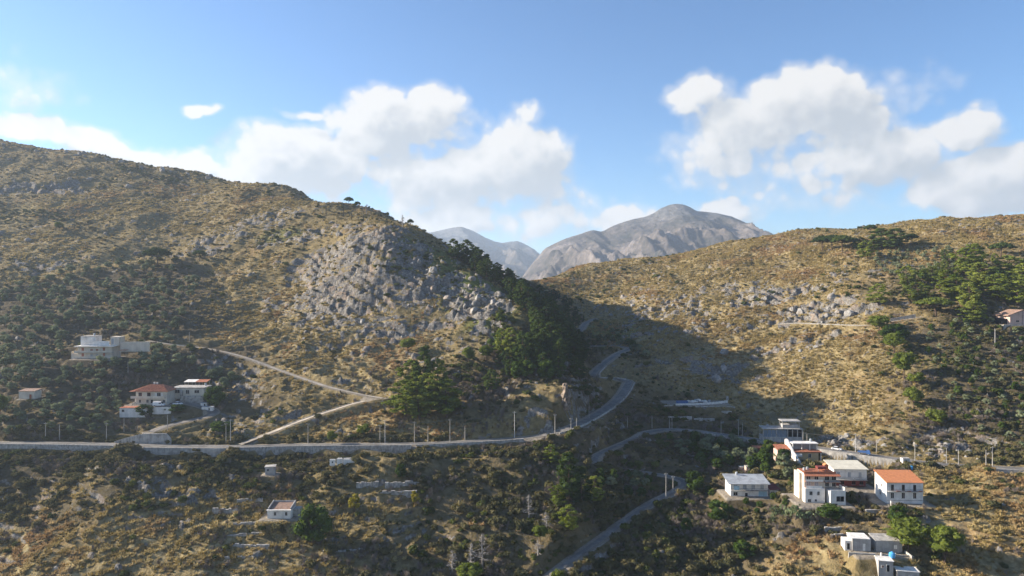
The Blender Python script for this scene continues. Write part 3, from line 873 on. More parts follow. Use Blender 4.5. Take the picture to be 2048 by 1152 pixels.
# ------------------------------------------------------------------ plants: things
TREES = {
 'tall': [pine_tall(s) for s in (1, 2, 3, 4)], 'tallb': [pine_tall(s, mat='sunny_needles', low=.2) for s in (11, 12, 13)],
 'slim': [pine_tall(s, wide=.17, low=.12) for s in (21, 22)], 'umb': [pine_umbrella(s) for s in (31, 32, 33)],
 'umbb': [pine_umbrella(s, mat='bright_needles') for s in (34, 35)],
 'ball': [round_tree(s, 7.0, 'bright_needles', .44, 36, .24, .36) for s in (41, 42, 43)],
 'olive': [round_tree(s, 4.6, 'olive_leaves', .52, 17, .2, .18) for s in (51, 52, 53, 54, 55)],
 'broad': [round_tree(s, 7.0, 'broad_leaves', .46, 30, .25, .08) for s in (61, 62, 63)],
 'yellow': [round_tree(s, 6.0, 'yellow_leaves', .34, 20, .22, .25) for s in (71,)],
 'dead': [dead_tree(s) for s in (81, 82, 83)],
}
TH = {'tall': 12.0, 'tallb': 12.0, 'slim': 12.0, 'umb': 9.0*.98, 'umbb': 9.0*.98, 'ball': 7.0, 'olive': 4.6, 'broad': 7.0, 'yellow': 6.0, 'dead': 9.0}
TW = {'tall': 7.4, 'tallb': 7.4, 'slim': 5.0, 'umb': 9.4, 'umbb': 9.4, 'ball': 6.6, 'olive': 5.2, 'broad': 6.8, 'yellow': 4.4, 'dead': 4.0}
NAME = {'tall': 'pine_tree', 'tallb': 'pine_tree', 'slim': 'pine_tree', 'umb': 'umbrella_pine', 'umbb': 'umbrella_pine', 'ball': 'pine_tree',
        'olive': 'olive_tree', 'broad': 'broadleaf_tree', 'yellow': 'yellow_tree', 'dead': 'dead_tree'}
tcount = 0
REG = []          # things alike, given labels by their place at the end
def tree_at(kind, p, h, label, group=None, w=None, sink=.15):
    global tcount
    tcount += 1
    var = TREES[kind][tcount % len(TREES[kind])]
    t = bpy.data.objects.new(NAME[kind], None); col.objects.link(t)
    s = h/TH[kind]; sw = (1.12*w/TW[kind]) if w else s*(.95+.25*random.random())
    t.location = (p[0], p[1], p[2]-sink); t.rotation_euler = (0, 0, random.random()*6.28); t.scale = (sw, sw, s)
    t.empty_display_size = .5
    t['label'] = label; t['category'] = 'tree'
    if group: t['group'] = group
    for nm, me in zip(('trunk', 'branches' if kind == 'dead' else 'crown'), var):
        o = bpy.data.objects.new(nm, me); col.objects.link(o); o.parent = t
    CLR.append((p[0], p[1], .6))
    return t
CLR = []
def tree_px(kind, px, ytop, ybase, wpx, label, group=None):
    p = on(px, ybase); k = p[1]/F
    return tree_at(kind, p, max(1.5, (ybase-ytop)*k), label, group, w=wpx*k if wpx else None)

# pines one can point to, from pixel: kind, x, top, foot, width, label
PINES = [
 ('slim',846,694,806,34,'tallest slim pine at the top of the dark clump below the crag'),
 ('tallb',818,722,806,44,'pine on the left flank of the dark clump below the crag'),
 ('tallb',874,721,808,42,'pine behind the right side of the dark clump below the crag'),
 ('tallb',812,762,834,62,'broad low pine at the lower left of the dark clump'),
 ('tallb',838,772,842,50,'lowest pine at the front foot of the dark clump'),
 ('tallb',893,760,836,66,'broad pine at the lower right of the dark clump'),
 ('tallb',858,748,830,56,'pine in the middle of the dark clump below the crag'),
 ('ball',816,675,706,36,'small round pine standing alone above the dark clump'),
 ('ball',937,695,730,26,'small pine with a bare lower half right of the dark clump'),
 ('ball',972,690,722,28,'round bright pine at the left end of the row on the spur'),
 ('ball',1001,624,652,20,'small round pine under the white boulders of the spur'),
 ('tallb',1004,658,716,26,'sunlit pine leading the row on the spur'),
 ('tallb',1022,656,722,28,'tallest sunlit pine in the row on the spur'),
 ('tall',1046,664,730,28,'sunlit pine next to the dark wood on the spur'),
 ('tall',1074,668,708,24,'sunlit tip of a pine at the edge of the dark wood'),
 ('tall',984,740,786,26,'narrow pine on the scree right of the dark clump'),
 ('ball',727,846,877,26,'small light green pine just above the main road'),
 ('ball',664,862,888,20,'smallest light green pine just above the main road'),
 ('umb',316,494,534,50,'umbrella pine standing alone above the olive grove'),
 ('umb',399,499,522,24,'small umbrella pine right of the lone big one above the grove'),
 ('ball',118,444,462,16,'tiny pine alone on the far left slope'),
 ('umb',697,393,412,18,'umbrella pine on the left skyline ridge'),
 ('umb',715,402,418,12,'small umbrella pine on the left skyline ridge'),
 ('umb',821,437,456,12,'little dark pine leaning over the skyline outcrop'),
 ('umb',1645,470,502,34,'leftmost umbrella pine of the row on the right hill'),
 ('umb',1663,468,503,40,'second umbrella pine of the row on the right hill'),
 ('umb',1684,469,502,40,'third umbrella pine of the row on the right hill'),
 ('umb',1702,474,500,32,'right end umbrella pine of the row on the right hill'),
 ('umb',1740,448,470,22,'umbrella pine alone on the right skyline'),
 ('tall',1724,475,502,28,'dark pine left in the clump under the right skyline'),
 ('tall',1763,457,500,46,'biggest dark pine in the clump under the right skyline'),
 ('tall',1790,458,500,40,'dark pine right in the clump under the right skyline'),
 ('umb',1822,466,490,24,'small dark pine at the right end of the skyline clump'),
 ('tallb',1735,482,518,30,'sunlit pine in front of the dark skyline clump'),
 ('tallb',1925,498,552,44,'left half of the big pine pair above the far right wood'),
 ('tallb',1950,489,548,44,'right half of the big pine pair above the far right wood'),
 ('umb',2001,484,514,42,'umbrella pine near the top of the far right wood'),
 ('tallb',1815,533,578,32,'bright upright pine at the left edge of the far right wood'),
 ('tallb',1865,534,566,36,'bright round topped pine among the right hand olives'),
 ('tallb',1890,540,584,38,'pine standing behind the wide umbrella pine on the right'),
 ('tallb',1838,565,606,42,'pine above the path at the left of the far right wood'),
 ('tallb',1915,556,598,56,'wide pine in the middle of the far right wood'),
 ('tallb',1757,568,612,36,'pale pine left of the far right wood'),
 ('umbb',1872,593,632,62,'wide bright umbrella pine above the retaining wall on the right'),
 ('tallb',1940,566,622,40,'pine at the right shoulder of the wide umbrella pine'),
 ('tallb',1945,604,648,40,'dark lower pine left of the pink house'),
 ('tallb',1962,526,578,48,'bright pine under the big pine pair'),
 ('tallb',2018,512,560,54,'bright pine at the upper right edge'),
 ('tallb',1995,548,602,52,'pine above the pink house, left one'),
 ('tallb',2034,552,612,54,'pine above the pink house, right one'),
 ('tallb',2050,528,580,40,'pine cut by the right edge of the picture'),
 ('ball',1758,630,664,42,'bright pine at the end of the hillside path'),
 ('broad',1790,646,684,54,'dark round pine below the hillside path'),
 ('ball',1788,667,706,38,'pine on a bare trunk under the dark round one'),
 ('ball',1808,703,758,42,'two tiered pine halfway down the right hand ridge'),
 ('ball',1832,743,774,32,'small round pine below the two tiered one'),
 ('ball',1827,775,818,38,'round pine low on the right hand ridge'),
 ('ball',1872,817,856,38,'lowest round pine on the right hand ridge'),
 ('ball',1815,1038,1106,88,'big round pine beside the grey ruins'),
 ('ball',1890,1055,1132,72,'big pine with a long shadow right of the ruins'),
 ('tallb',1101,889,930,26,'sunlit pine just under the road bend'),
 ('slim',1139,905,1004,36,'tall dark pine with a sunlit tip in the gully'),
 ('slim',1163,940,1010,34,'dark pine in shade in the gully'),
 ('tallb',1188,952,1008,30,'pine with bright shelves in the gully'),
 ('tallb',1118,972,1014,32,'bright topped pine in the gully above the lower road'),
 ('tallb',1137,1010,1064,34,'sunlit pine above the lower road'),
 ('ball',1080,1050,1084,30,'small flat pine left of the lower road'),
 ('broad',625,1008,1088,72,'big dense dark green tree beside the little red roofed house'),
 ('yellow',710,986,1030,26,'yellow autumn tree on the slope below the road'),
 ('yellow',830,980,1014,20,'pale yellow green tree right of the broken walls'),
 ('broad',801,927,956,24,'small dark tree above the broken walls'),
 ('broad',1797,1010,1046,46,'dark bushy tree under the orange roofed house'),
 ('broad',1660,1008,1040,52,'dark bushy tree under the stepped white house'),
 ('broad',1372,1034,1066,24,'green tree alone right of the lower road'),
 ('broad',1390,940,984,40,'dark tree at the right bend of the lower road'),
 ('ball',940,1126,1168,52,'bright pine top at the bottom edge below the dead trees'),
 ('ball',1116,1138,1170,30,'bright pine top at the bottom edge beside the lower road'),
 ('broad',1438,1000,1046,44,'dark tree below the grey roofed house'),
 ('broad',1490,1080,1120,44,'dark round tree on the shaded slope at the bottom'),
 ('broad',430,770,814,40,'dark tree beside the villa drive'),
 ('broad',445,838,868,44,'dark tree below the villa drive at the road'),
 ('broad',290,808,832,36,'dark bush tree in front of the villa terrace'),
 ('broad',352,808,824,34,'hedge like dark tree under the parked cars'),
 ('ball',0,792,836,30,'bright green pine cut by the left edge of the picture'),
 ('dead',733,408,430,18,'bare dead conifer on the left skyline'),
 ('dead',805,429,454,16,'pale dead tree on the skyline outcrop'),
 ('dead',965,1066,1136,34,'tall bare grey dead conifer at the bottom'),
 ('dead',942,1084,1146,30,'broken dead conifer left of the tallest one at the bottom'),
 ('dead',905,1098,1150,30,'leaning dead tree left of the two bare conifers'),
 ('dead',1058,988,1040,26,'dead pine on the scree above the bottom'),
 ('dead',1093,1022,1062,24,'bare grey dead tree next to the small flat pine'),
 ('dead',1076,1080,1112,30,'bare grey tree under the small flat pine'),
]
for a in PINES:
    tree_px(*a)

# burnt trunks on the ridge
wear_mat('burnt_wood', (.035, .03, .028), .2, 2.0)
for k, (x, y0, y1) in enumerate([(652,410,431),(687,406,434),(703,424,440),(716,425,442),(727,422,444)]):
    p = on(x, y1); h = (y1-y0)*p[1]/F
    T = Acc(); bent(T, [np.zeros(3), [.1, 0, h*.5], [-.1, .1, h]], .32, .16, 6)
    for q in range(5):
        z = h*(.35+.13*q); T.limb([0, 0, z], [math.cos(q*2.2)*.8, math.sin(q*2.2)*.8, z+.3], .09, .03, 4)
    add_obj('burnt_trunk', T.mesh('burnt_trunk', 'burnt_wood'), label=['leftmost burnt black trunk under the left skyline','second burnt black trunk from the left under the skyline','third burnt black trunk from the left under the skyline','fourth burnt black trunk from the left under the skyline','rightmost burnt black trunk under the dead conifer'][k], cat='tree trunk', group='burnt trunks under the left skyline', loc=p)

# pixel regions filled with trees that cannot be told apart: kind, polygon, spacing in metres, height range, number
def in_poly(x, y, poly):
    c = False; n = len(poly)
    for i in range(n):
        x0, y0 = poly[i]; x1, y1 = poly[i-1]
        if (y0 > y) != (y1 > y) and x < (x1-x0)*(y-y0)/(y1-y0)+x0: c = not c
    return c
def clear_at(p):
    return bil(CLEAR, *uvof(np.array([p[0]]), np.array([p[1]])))[0]
def fill(kinds, poly, spacing, hr, most, label, group, avoid=()):
    xs_ = [q[0] for q in poly]; ys_ = [q[1] for q in poly]
    got = []
    for _ in range(most*30):
        if len(got) >= most: break
        x = random.uniform(min(xs_), max(xs_)); y = random.uniform(min(ys_), max(ys_))
        if not in_poly(x, y, poly) or any(abs(x-a[0]) < a[2] and abs(y-a[1]) < a[3] for a in avoid): continue
        p = on(x, y)
        if p[1] > 900 or clear_at(p) > .05: continue
        if any((p[0]-g[0])**2+(p[1]-g[1])**2 < spacing*spacing for g in got): continue
        got.append(p)
        t_ = tree_at(random.choice(kinds), p, random.uniform(*hr), label[0]+' '+label[1], group)
        REG.append((t_, x, y, label[0], label[1]))
    return got
BUILT = [(205,698,75,34),(325,785,90,36),(60,786,22,18)]
fill(['olive'], [(0,585),(80,560),(200,530),(330,535),(400,560),(370,620),(350,680),(340,700),(480,770),(440,800),(250,760),(0,760)], 5.6, (4.2, 6.6), 180, ('olive tree', 'of the left grove'), 'olive trees of the left grove', BUILT)
fill(['olive'], [(0,760),(240,765),(255,830),(200,868),(0,872)], 5.6, (3.2, 5.2), 44, ('olive tree', 'of terraces left of villa'), 'olive trees left of the villa', BUILT)
fill(['olive'], [(1740,512),(1800,500),(1905,500),(1905,545),(1830,560),(1760,545)], 4.8, (2.8, 4.4), 60, ('silvery olive', 'of the right hill plot'), 'olive trees of the right hill')
fill(['olive', 'broad'], [(1860,650),(2048,640),(2048,900),(1960,880),(1900,800),(1850,700)], 6.0, (2.4, 4.6), 70, ('evergreen', 'of the far right thicket'), 'evergreens of the far right thicket')
fill(['tall', 'tall', 'slim'], [(845,480),(900,505),(960,535),(1030,575),(1090,615),(1140,650),(1170,720),(1170,770),(1120,765),(1080,745),(1050,700),(1080,680),(1060,640),(1000,575),(930,535)], 4.2, (9, 15), 95, ('dark pine', 'of the shaded wood'), 'pines of the shaded wood behind the spur')
fill(['tall', 'broad'], [(990,690),(1090,700),(1100,760),(1010,760)], 5.0, (6, 10), 16, ('pine', 'of the lower spur wood'), 'pines of the lower dark wood')
fill(['tallb', 'tall', 'broad'], [(1900,500),(2048,520),(2048,640),(1960,640),(1900,610),(1840,600),(1800,560)], 9.0, (6, 9), 16, ('pine', 'of the far right wood'), 'pines of the far right wood', [(2030,632,46,30)])
fill(['broad', 'olive'], [(1340,880),(1440,880),(1560,905),(1585,960),(1500,940),(1420,950),(1360,915)], 4.6, (3.5, 6.5), 48, ('dark tree', 'of the thicket under road'), 'trees of the shaded thicket under the road', [(1518,898,12,8)])
fill(['broad'], [(1400,985),(1500,1000),(1600,1000),(1560,1025),(1430,1040)], 4.6, (2.6, 4.4), 14, ('dark tree', 'below the grey roofed house'), 'trees below the grey roofed house')
fill(['broad', 'olive'], [(1195,945),(1300,960),(1290,1000),(1200,985)], 4.6, (3, 5), 12, ('bushy tree', 'inside the lower road bend'), 'trees inside the lower road bend')
fill(['tall'], [(1085,580),(1110,585),(1180,640),(1160,660)], 4.5, (7, 10), 10, ('dark pine', 'at the valley head'), 'pines at the back of the valley')
fill(['broad', 'olive'], [(1200,650),(1270,690),(1300,720),(1230,690)], 5, (3, 6), 14, ('dark tree', 'beside the climbing road'), 'trees beside the upper road')
# ------------------------------------------------------------------ ground cover scattered by geometry nodes (uncountable)
def proto(me):
    return bpy.data.objects.new(me.name, me)
def scatter(name, pts, scl, meshes, label, mat_kind=None, flat=1.0, cat='ground cover', sink=0.0):
    """points carry a size and a turn; each picks one of the meshes"""
    n = len(pts)
    me = bpy.data.meshes.new(name+'_points')
    me.vertices.add(n); me.vertices.foreach_set('co', np.asarray(pts, np.float32).ravel())
    sa = me.attributes.new('size', 'FLOAT_VECTOR', 'POINT'); sa.data.foreach_set('vector', np.asarray(scl, np.float32).ravel())
    o = add_obj(name, me, label=label, cat=cat, kind='stuff')
    ng = bpy.data.node_groups.new(name, 'GeometryNodeTree')
    ng.interface.new_socket('Geometry', in_out='INPUT', socket_type='NodeSocketGeometry')
    ng.interface.new_socket('Geometry', in_out='OUTPUT', socket_type='NodeSocketGeometry')
    N = ng.nodes; L = ng.links
    gi = N.new('NodeGroupInput'); go = N.new('NodeGroupOutput')
    jn = N.new('GeometryNodeGeometryToInstance')
    for mm in meshes[::-1]:
        oi = N.new('GeometryNodeObjectInfo'); oi.inputs['Object'].default_value = proto(mm)
        L.new(oi.outputs['Geometry'], jn.inputs[0])
    ip = N.new('GeometryNodeInstanceOnPoints')
    ip.inputs['Pick Instance'].default_value = True
    L.new(gi.outputs[0], ip.inputs['Points']); L.new(jn.outputs[0], ip.inputs['Instance'])
    ri = N.new('FunctionNodeRandomValue'); ri.data_type = 'INT'
    ri.inputs['Min'].default_value = 0 if False else 0
    for s in ri.inputs:
        if s.name == 'Min' and s.type == 'INT': s.default_value = 0
        if s.name == 'Max' and s.type == 'INT': s.default_value = len(meshes)-1
    L.new([s for s in ri.outputs if s.type == 'INT'][0], ip.inputs['Instance Index'])
    rr = N.new('FunctionNodeRandomValue'); rr.data_type = 'FLOAT_VECTOR'
    for s in rr.inputs:
        if s.type == 'VECTOR' and s.name == 'Min': s.default_value = (-.15, -.15, 0)
        if s.type == 'VECTOR' and s.name == 'Max': s.default_value = (.15, .15, 6.283)
    L.new([s for s in rr.outputs if s.type == 'VECTOR'][0], ip.inputs['Rotation'])
    na = N.new('GeometryNodeInputNamedAttribute'); na.data_type = 'FLOAT_VECTOR'; na.inputs['Name'].default_value = 'size'
    L.new([s for s in na.outputs if s.type == 'VECTOR'][0], ip.inputs['Scale'])
    L.new(ip.outputs[0], go.inputs[0])
    md = o.modifiers.new('scatter', 'NODES'); md.node_group = ng
    return o

def sample(n, ymin=185, ymax=860):
    """random points of the land, evenly spread over the ground in and just outside the picture"""
    y = np.sqrt(rng.random(n)*(ymax**2-ymin**2)+ymin**2)
    x = (rng.random(n)*2-1)*.86*y
    return x, y
def at_land(A, x, y): return bil(A, *uvof(x, y))
SLOPE = np.hypot(*np.gradient(GZ)[:2]) if False else None
def gather(n, weight, ymin=185, ymax=860):
    x, y = sample(n, ymin, ymax)
    z = zones(x, y)
    z['rockm'] = at_land(ROCKM, x, y); z['clear'] = at_land(CLEAR, x, y)
    w = weight(x, y, z)*(z['clear'] < .25)
    k = rng.random(n) < w
    x, y = x[k], y[k]
    return np.stack([x, y, land_h(x, y)], 1)

# grass
def wg(x, y, z):
    patch = sstep(.36, .6, fbm(x/14, y/14, 3, 201))
    rows = sstep(.44, .54, fbm((x*.95+y*.31)/34, (y*.95-x*.31)/3.6, 2, 211))   # tufts stand in rows on the old terraces
    patch = np.where((y < 290) & (x < -55), .12+1.3*rows, patch)
    return np.clip(.12+z['gold']*1.0-z['dark']*.55, .03, 1)*(.3+.7*patch)*np.clip(1-z['rockm']*1.1, 0, 1)
p = gather(430000, wg)
s = (.75+1.05*rng.random(len(p))**1.5)*(1+.25*(p[:, 1] > 420)+.25*(p[:, 1] < 285))
S = np.stack([s*1.2, s*1.2, s*(.75+.5*rng.random(len(p)))], 1)
scatter('dry_grass', p-[0, 0, .03], S, [tuft(i) for i in range(5)], 'dry golden grass tufts covering the open slopes', cat='grass')
print('grass', len(p))
# low scrub
def ws(x, y, z):
    patch = sstep(.40, .66, fbm(x/10, y/10, 3, 231))
    return np.clip(.20+z['dark']*.75+z['green']*.25-z['gold']*.45+.2*(y < 280)*(z['gold'] < .4)-.14*(y > 300)-.06*((x > 60) & (y > 330))-.6*z['dark']*((x < -80) & (y > 290)), .03, 1)*(.16+.84*patch)*np.where((x < -80) & (y > 290) & (z['dark'] > .4), .3, 1)*np.clip(1-z['rockm']*.75, 0, 1)
p = gather(300000, ws)
wb = []
for ln, i0, i1, o0, o1, nn in ((MAIN, idx(MAIN, -60), idx(MAIN, 830), 4.6, 8.5, 330), (RIGHT, idx(RIGHT, 1380), idx(RIGHT, 2040), 4.4, 9, 260), (MAIN, idx(MAIN, 0), idx(MAIN, 900), -9, -4.0, 260)):
    for _ in range(nn):
        i = int(rng.integers(i0, i1)); d = ln[min(i+1, len(ln)-1)]-ln[i-1]; d = d/np.linalg.norm(d[:2]); k = rng.uniform(o0, o1)
        wb.append((ln[i, 0]+d[1]*k, ln[i, 1]-d[0]*k))
wb = np.array(wb); wb = wb[at_land(CLEAR, wb[:, 0], wb[:, 1]) < .2]
p = np.vstack([p, np.column_stack([wb, land_h(wb[:, 0], wb[:, 1])])])
s = (.6+1.7*rng.random(len(p))**2.4)*(1+.3*(p[:, 1] < 285))
s[-len(wb):] = 1.0+1.6*rng.random(len(wb))**2
S = np.stack([s, s, s*(.7+.5*rng.random(len(p)))], 1)
scatter('scrub', p-[0, 0, .05], S, [shrub(100+i, 'scrub_leaves') for i in range(5)], 'low brown and grey green scrub on the slopes', cat='scrub')
print('scrub', len(p))
def ws2(x, y, z):
    patch = sstep(.48, .70, fbm(x/16, y/16, 3, 251))
    return np.clip(.08+z['dark']*.5+z['green']*.5-z['gold']*.08, .015, 1)*patch*np.where((x < -80) & (y > 290) & (z['dark'] > .4), .25, 1)*np.clip(1-z['rockm']*.6, 0, 1)
p = gather(130000, ws2)
s = .8+2.0*rng.random(len(p))**2
S = np.stack([s, s, s*(.75+.5*rng.random(len(p)))], 1)
scatter('green_scrub', p-[0, 0, .05], S, [shrub(120+i, 'green_scrub') for i in range(4)], 'green evergreen bushes dotted over the slopes', cat='scrub')
print('green scrub', len(p))
# dry twiggy bushes of the lower slopes
def twig(seed):
    r_ = np.random.default_rng(seed); C = Acc()
    for i in range(26):
        a = r_.random()*6.28; e = np.array([math.cos(a)*.5*r_.random(), math.sin(a)*.5*r_.random(), .5+.5*r_.random()])
        C.limb([0, 0, 0], e, .03, .014, 3)
        for q in range(3):
            p_ = e*(.5+.5*r_.random()); C.limb(p_, p_+r_.normal(size=3)*.18, .018, .008, 3)
    return C.mesh('twig_bush', 'dead_twigs')
def wt2(x, y, z):
    patch = sstep(.5, .7, fbm(x/18, y/18, 3, 271))
    return np.where(y < 345, 1, .15)*patch*np.clip(.35+z['dark']*.5-z['gold']*.2, 0, 1)*np.clip(1-z['rockm'], 0, 1)
p = gather(60000, wt2, 185, 420)
s = 1.0+1.6*rng.random(len(p))**1.5
scatter('bare_bushes', p-[0, 0, .05], np.stack([s, s, s], 1), [twig(140+i) for i in range(4)], 'leafless grey brown bushes on the lower slopes', cat='scrub')
# loose stones
def wr(x, y, z):
    patch = sstep(.5, .72, fbm(x/12, y/9, 3, 301))
    return np.clip(.02+z['rock']*.75-z['dark']*.02, .01, 1)*(.12+.88*patch)
p = gather(130000, wr)
s = .24+1.1*rng.random(len(p))**3.2
S = np.stack([s*(.8+.5*rng.random(len(p))), s*(.8+.4*rng.random(len(p))), s*(.8+.5*rng.random(len(p)))], 1)
STONES = [stone_mesh(400+i, 1) for i in range(5)]
scatter('loose_stones', p+[0, 0, .02], S, STONES, 'loose grey stones strewn over the slopes', cat='stones')
print('stones', len(p))

# ------------------------------------------------------------------ boulders, one by one
BOULD = [stone_mesh(430+i, 3) for i in range(12)]
def boulders(poly, n, rr, label, group, power=2.0, tall=1.0):
    xs_ = [q[0] for q in poly]; ys_ = [q[1] for q in poly]; got = 0
    placed = []
    for _ in range(n*25):
        if got >= n: break
        x = random.uniform(min(xs_), max(xs_)); y = random.uniform(min(ys_), max(ys_))
        if not in_poly(x, y, poly): continue
        p = on(x, y)
        if p[1] > 940 or clear_at(p) > .05: continue
        r = rr[0]+(rr[1]-rr[0])*random.random()**power
        if any((p[0]-q[0])**2+(p[1]-q[1])**2 < (.75*(r+q[2]))**2 for q in placed): continue
        placed.append((p[0], p[1], r))
        o = add_obj('boulder', random.choice(BOULD), label=label[0]+' '+label[1], cat='boulder', group=group)
        REG.append((o, x, y, label[0], label[1]))
        o.location = (p[0], p[1], p[2]-r*.08); o.rotation_euler = (random.uniform(-.5, .5), random.uniform(-.5, .5), random.random()*6.28)
        o.scale = (r, r*random.uniform(.75, 1.1), r*random.uniform(.8, 1.25)*tall)
        got += 1
boulders([(560,470),(640,440),(760,445),(850,500),(960,570),(1010,620),(940,620),(820,590),(700,600),(600,560)], 34, (1.0, 3.4), ('grey boulder', 'of the crag'), 'boulders of the crag')
boulders([(0,276),(60,280),(190,304),(300,324),(420,348),(440,362),(300,340),(150,312),(0,296)], 30, (1.2, 4.0), ('skyline boulder', 'of the left ridge'), 'boulders on the left skyline')
boulders([(830,520),(900,520),(1000,590),(1020,640),(960,630),(880,590)], 30, (1.2, 3.2), ('pale boulder', 'of the green crag edge'), 'boulders of the crag edge')
boulders([(560,640),(720,600),(740,690),(600,690)], 22, (.9, 2.2), ('boulder', 'of the band under crag'), 'boulders under the crag')
boulders([(0,300),(200,310),(420,360),(560,420),(560,520),(300,500),(0,480)], 40, (1.0, 3.6), ('grey boulder', 'of the upper left slope'), 'boulders of the upper left slope')
boulders([(1150,590),(1300,560),(1700,560),(1740,640),(1620,650),(1400,680),(1280,690),(1200,640)], 95, (.7, 2.7), ('sunlit boulder', 'of the right hill'), 'boulders of the right hill')
boulders([(1570,600),(1700,590),(1710,640),(1600,645)], 10, (2.6, 4.4), ('large boulder', 'above the hillside path'), 'boulders above the hillside path', 1.0)
boulders([(1435,700),(1480,700),(1470,770),(1430,765)], 3, (2.6, 4.4), ('tall rock', 'at the shadow edge'), 'rocks at the shadow edge', 1.0, 1.3)
boulders([(1560,690),(1630,680),(1640,705),(1570,712)], 8, (1.2, 2.4), ('boulder', 'of the golden slope cluster'), 'boulders of the golden slope')
boulders([(1640,860),(1760,878),(1900,892),(1990,905),(1990,925),(1800,908),(1650,890)], 26, (.9, 2.2), ('pale rock', 'of the right road bank'), 'rocks in the bank above the road')
# the reddish rock pillar over the road bend
p = on(1131, 816); h = 54*p[1]/F
na_, nz_ = 22, 26; V = []
for j in range(nz_):
    for i in range(na_):
        a = i*2*math.pi/na_; t = j/(nz_-1)
        r = (2.1-.5*t-(.7 if j == nz_-1 else 0))*(1+.65*mnoise.fractal(Vector((math.cos(a)*1.5+4, math.sin(a)*1.5, t*4.6)), 1, 2, 5))*(1 if j < nz_-3 else .9)
        V.append((r*math.cos(a)*(.95-.15*t), r*math.sin(a), h*t-1))
V.append((0, 0, h-.8)); Fq = [[j*na_+i, j*na_+(i+1) % na_, (j+1)*na_+(i+1) % na_, (j+1)*na_+i] for j in range(nz_-1) for i in range(na_)]
me = bpy.data.meshes.new('rock_pillar'); me.from_pydata(V, [], Fq+[[(nz_-1)*na_+i, (nz_-1)*na_+(i+1) % na_, len(V)-1] for i in range(na_)]); me.materials.append(wear_mat('red_rock', (.27, .215, .17), .4, .9, .95, (.10, .085, .07), bump=.8))
add_obj('rock_pillar', me, label='reddish rock pillar standing above the road bend', cat='rock', loc=p)
# ------------------------------------------------------------------ built things: materials
wear_mat('asphalt', (.105, .105, .11), .15, .35, .9, (.07, .07, .072))
wear_mat('old_concrete_road', (.26, .25, .24), .15, .4, .9, (.16, .15, .14))
wear_mat('dirt_road', (.36, .31, .25), .18, .5, .95, (.22, .18, .13))
wear_mat('concrete', (.46, .435, .40), .28, .5, .9, (.17, .16, .15), bump=.3)
wear_mat('stone_wall', (.42, .395, .36), .3, 1.1, .95, (.16, .15, .13), bump=.8)
wear_mat('white_plaster', (.76, .725, .67), .13, .45, .85, (.46, .41, .34))
wear_mat('cream_plaster', (.62, .55, .45), .12, .35, .85, (.42, .36, .28))
wear_mat('pink_plaster', (.52, .38, .32), .12, .35, .85, (.38, .28, .23))
wear_mat('yellow_plaster', (.56, .42, .24), .12, .35, .85, (.38, .28, .16))
wear_mat('grey_plaster', (.40, .38, .36), .18, .4, .9, (.24, .22, .2))
wear_mat('blue_paint', (.36, .52, .60), .12, .5, .7)
wear_mat('terracotta', (.44, .17, .095), .22, 1.2, .85, (.26, .11, .07))
wear_mat('orange_tiles', (.56, .22, .095), .12, 1.2, .85, (.40, .16, .08))
wear_mat('old_tiles', (.33, .215, .16), .25, 1.2, .9, (.2, .14, .11))
wear_mat('maroon_paint', (.19, .05, .045), .2, .6, .7)
wear_mat('cream_roof', (.62, .58, .47), .1, .4, .85, (.45, .4, .32))
wear_mat('sheet_metal', (.36, .38, .40), .2, .5, .55, (.22, .2, .18), spec=.4)
wear_mat('shutter_wood', (.34, .11, .06), .15, 1.5, .7)
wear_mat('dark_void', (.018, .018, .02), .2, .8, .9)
wear_mat('pole_wood', (.40, .37, .33), .15, 1.2, .9)
wear_mat('pole_concrete', (.50, .48, .45), .12, 1.0, .9)
wear_mat('wire_metal', (.10, .10, .10), .1, 1.0, .6)
wear_mat('white_paint', (.74, .74, .74), .06, .8, .4, (.6, .59, .57), spec=.5)
wear_mat('silver_paint', (.36, .40, .45), .06, .8, .35, (.3, .3, .32), spec=.5)
wear_mat('blue_car_paint', (.05, .12, .30), .08, .8, .35, (.05, .08, .15), spec=.5)
wear_mat('tank_plastic', (.08, .36, .66), .08, .8, .45, (.06, .25, .45), spec=.4)
wear_mat('tyre_rubber', (.02, .02, .02), .1, 1.0, .9)
wear_mat('rail_metal', (.16, .14, .13), .2, 1.0, .6)
m, b, bs = new_mat('window_glass')
bs.inputs['Base Color'].default_value = (.022, .026, .032, 1); bs.inputs['Roughness'].default_value = .12; bs.inputs['Specular IOR Level'].default_value = .5
m, b, bs = new_mat('blue_glass')
bs.inputs['Base Color'].default_value = (.16, .21, .26, 1); bs.inputs['Roughness'].default_value = .25; bs.inputs['Specular IOR Level'].default_value = .5

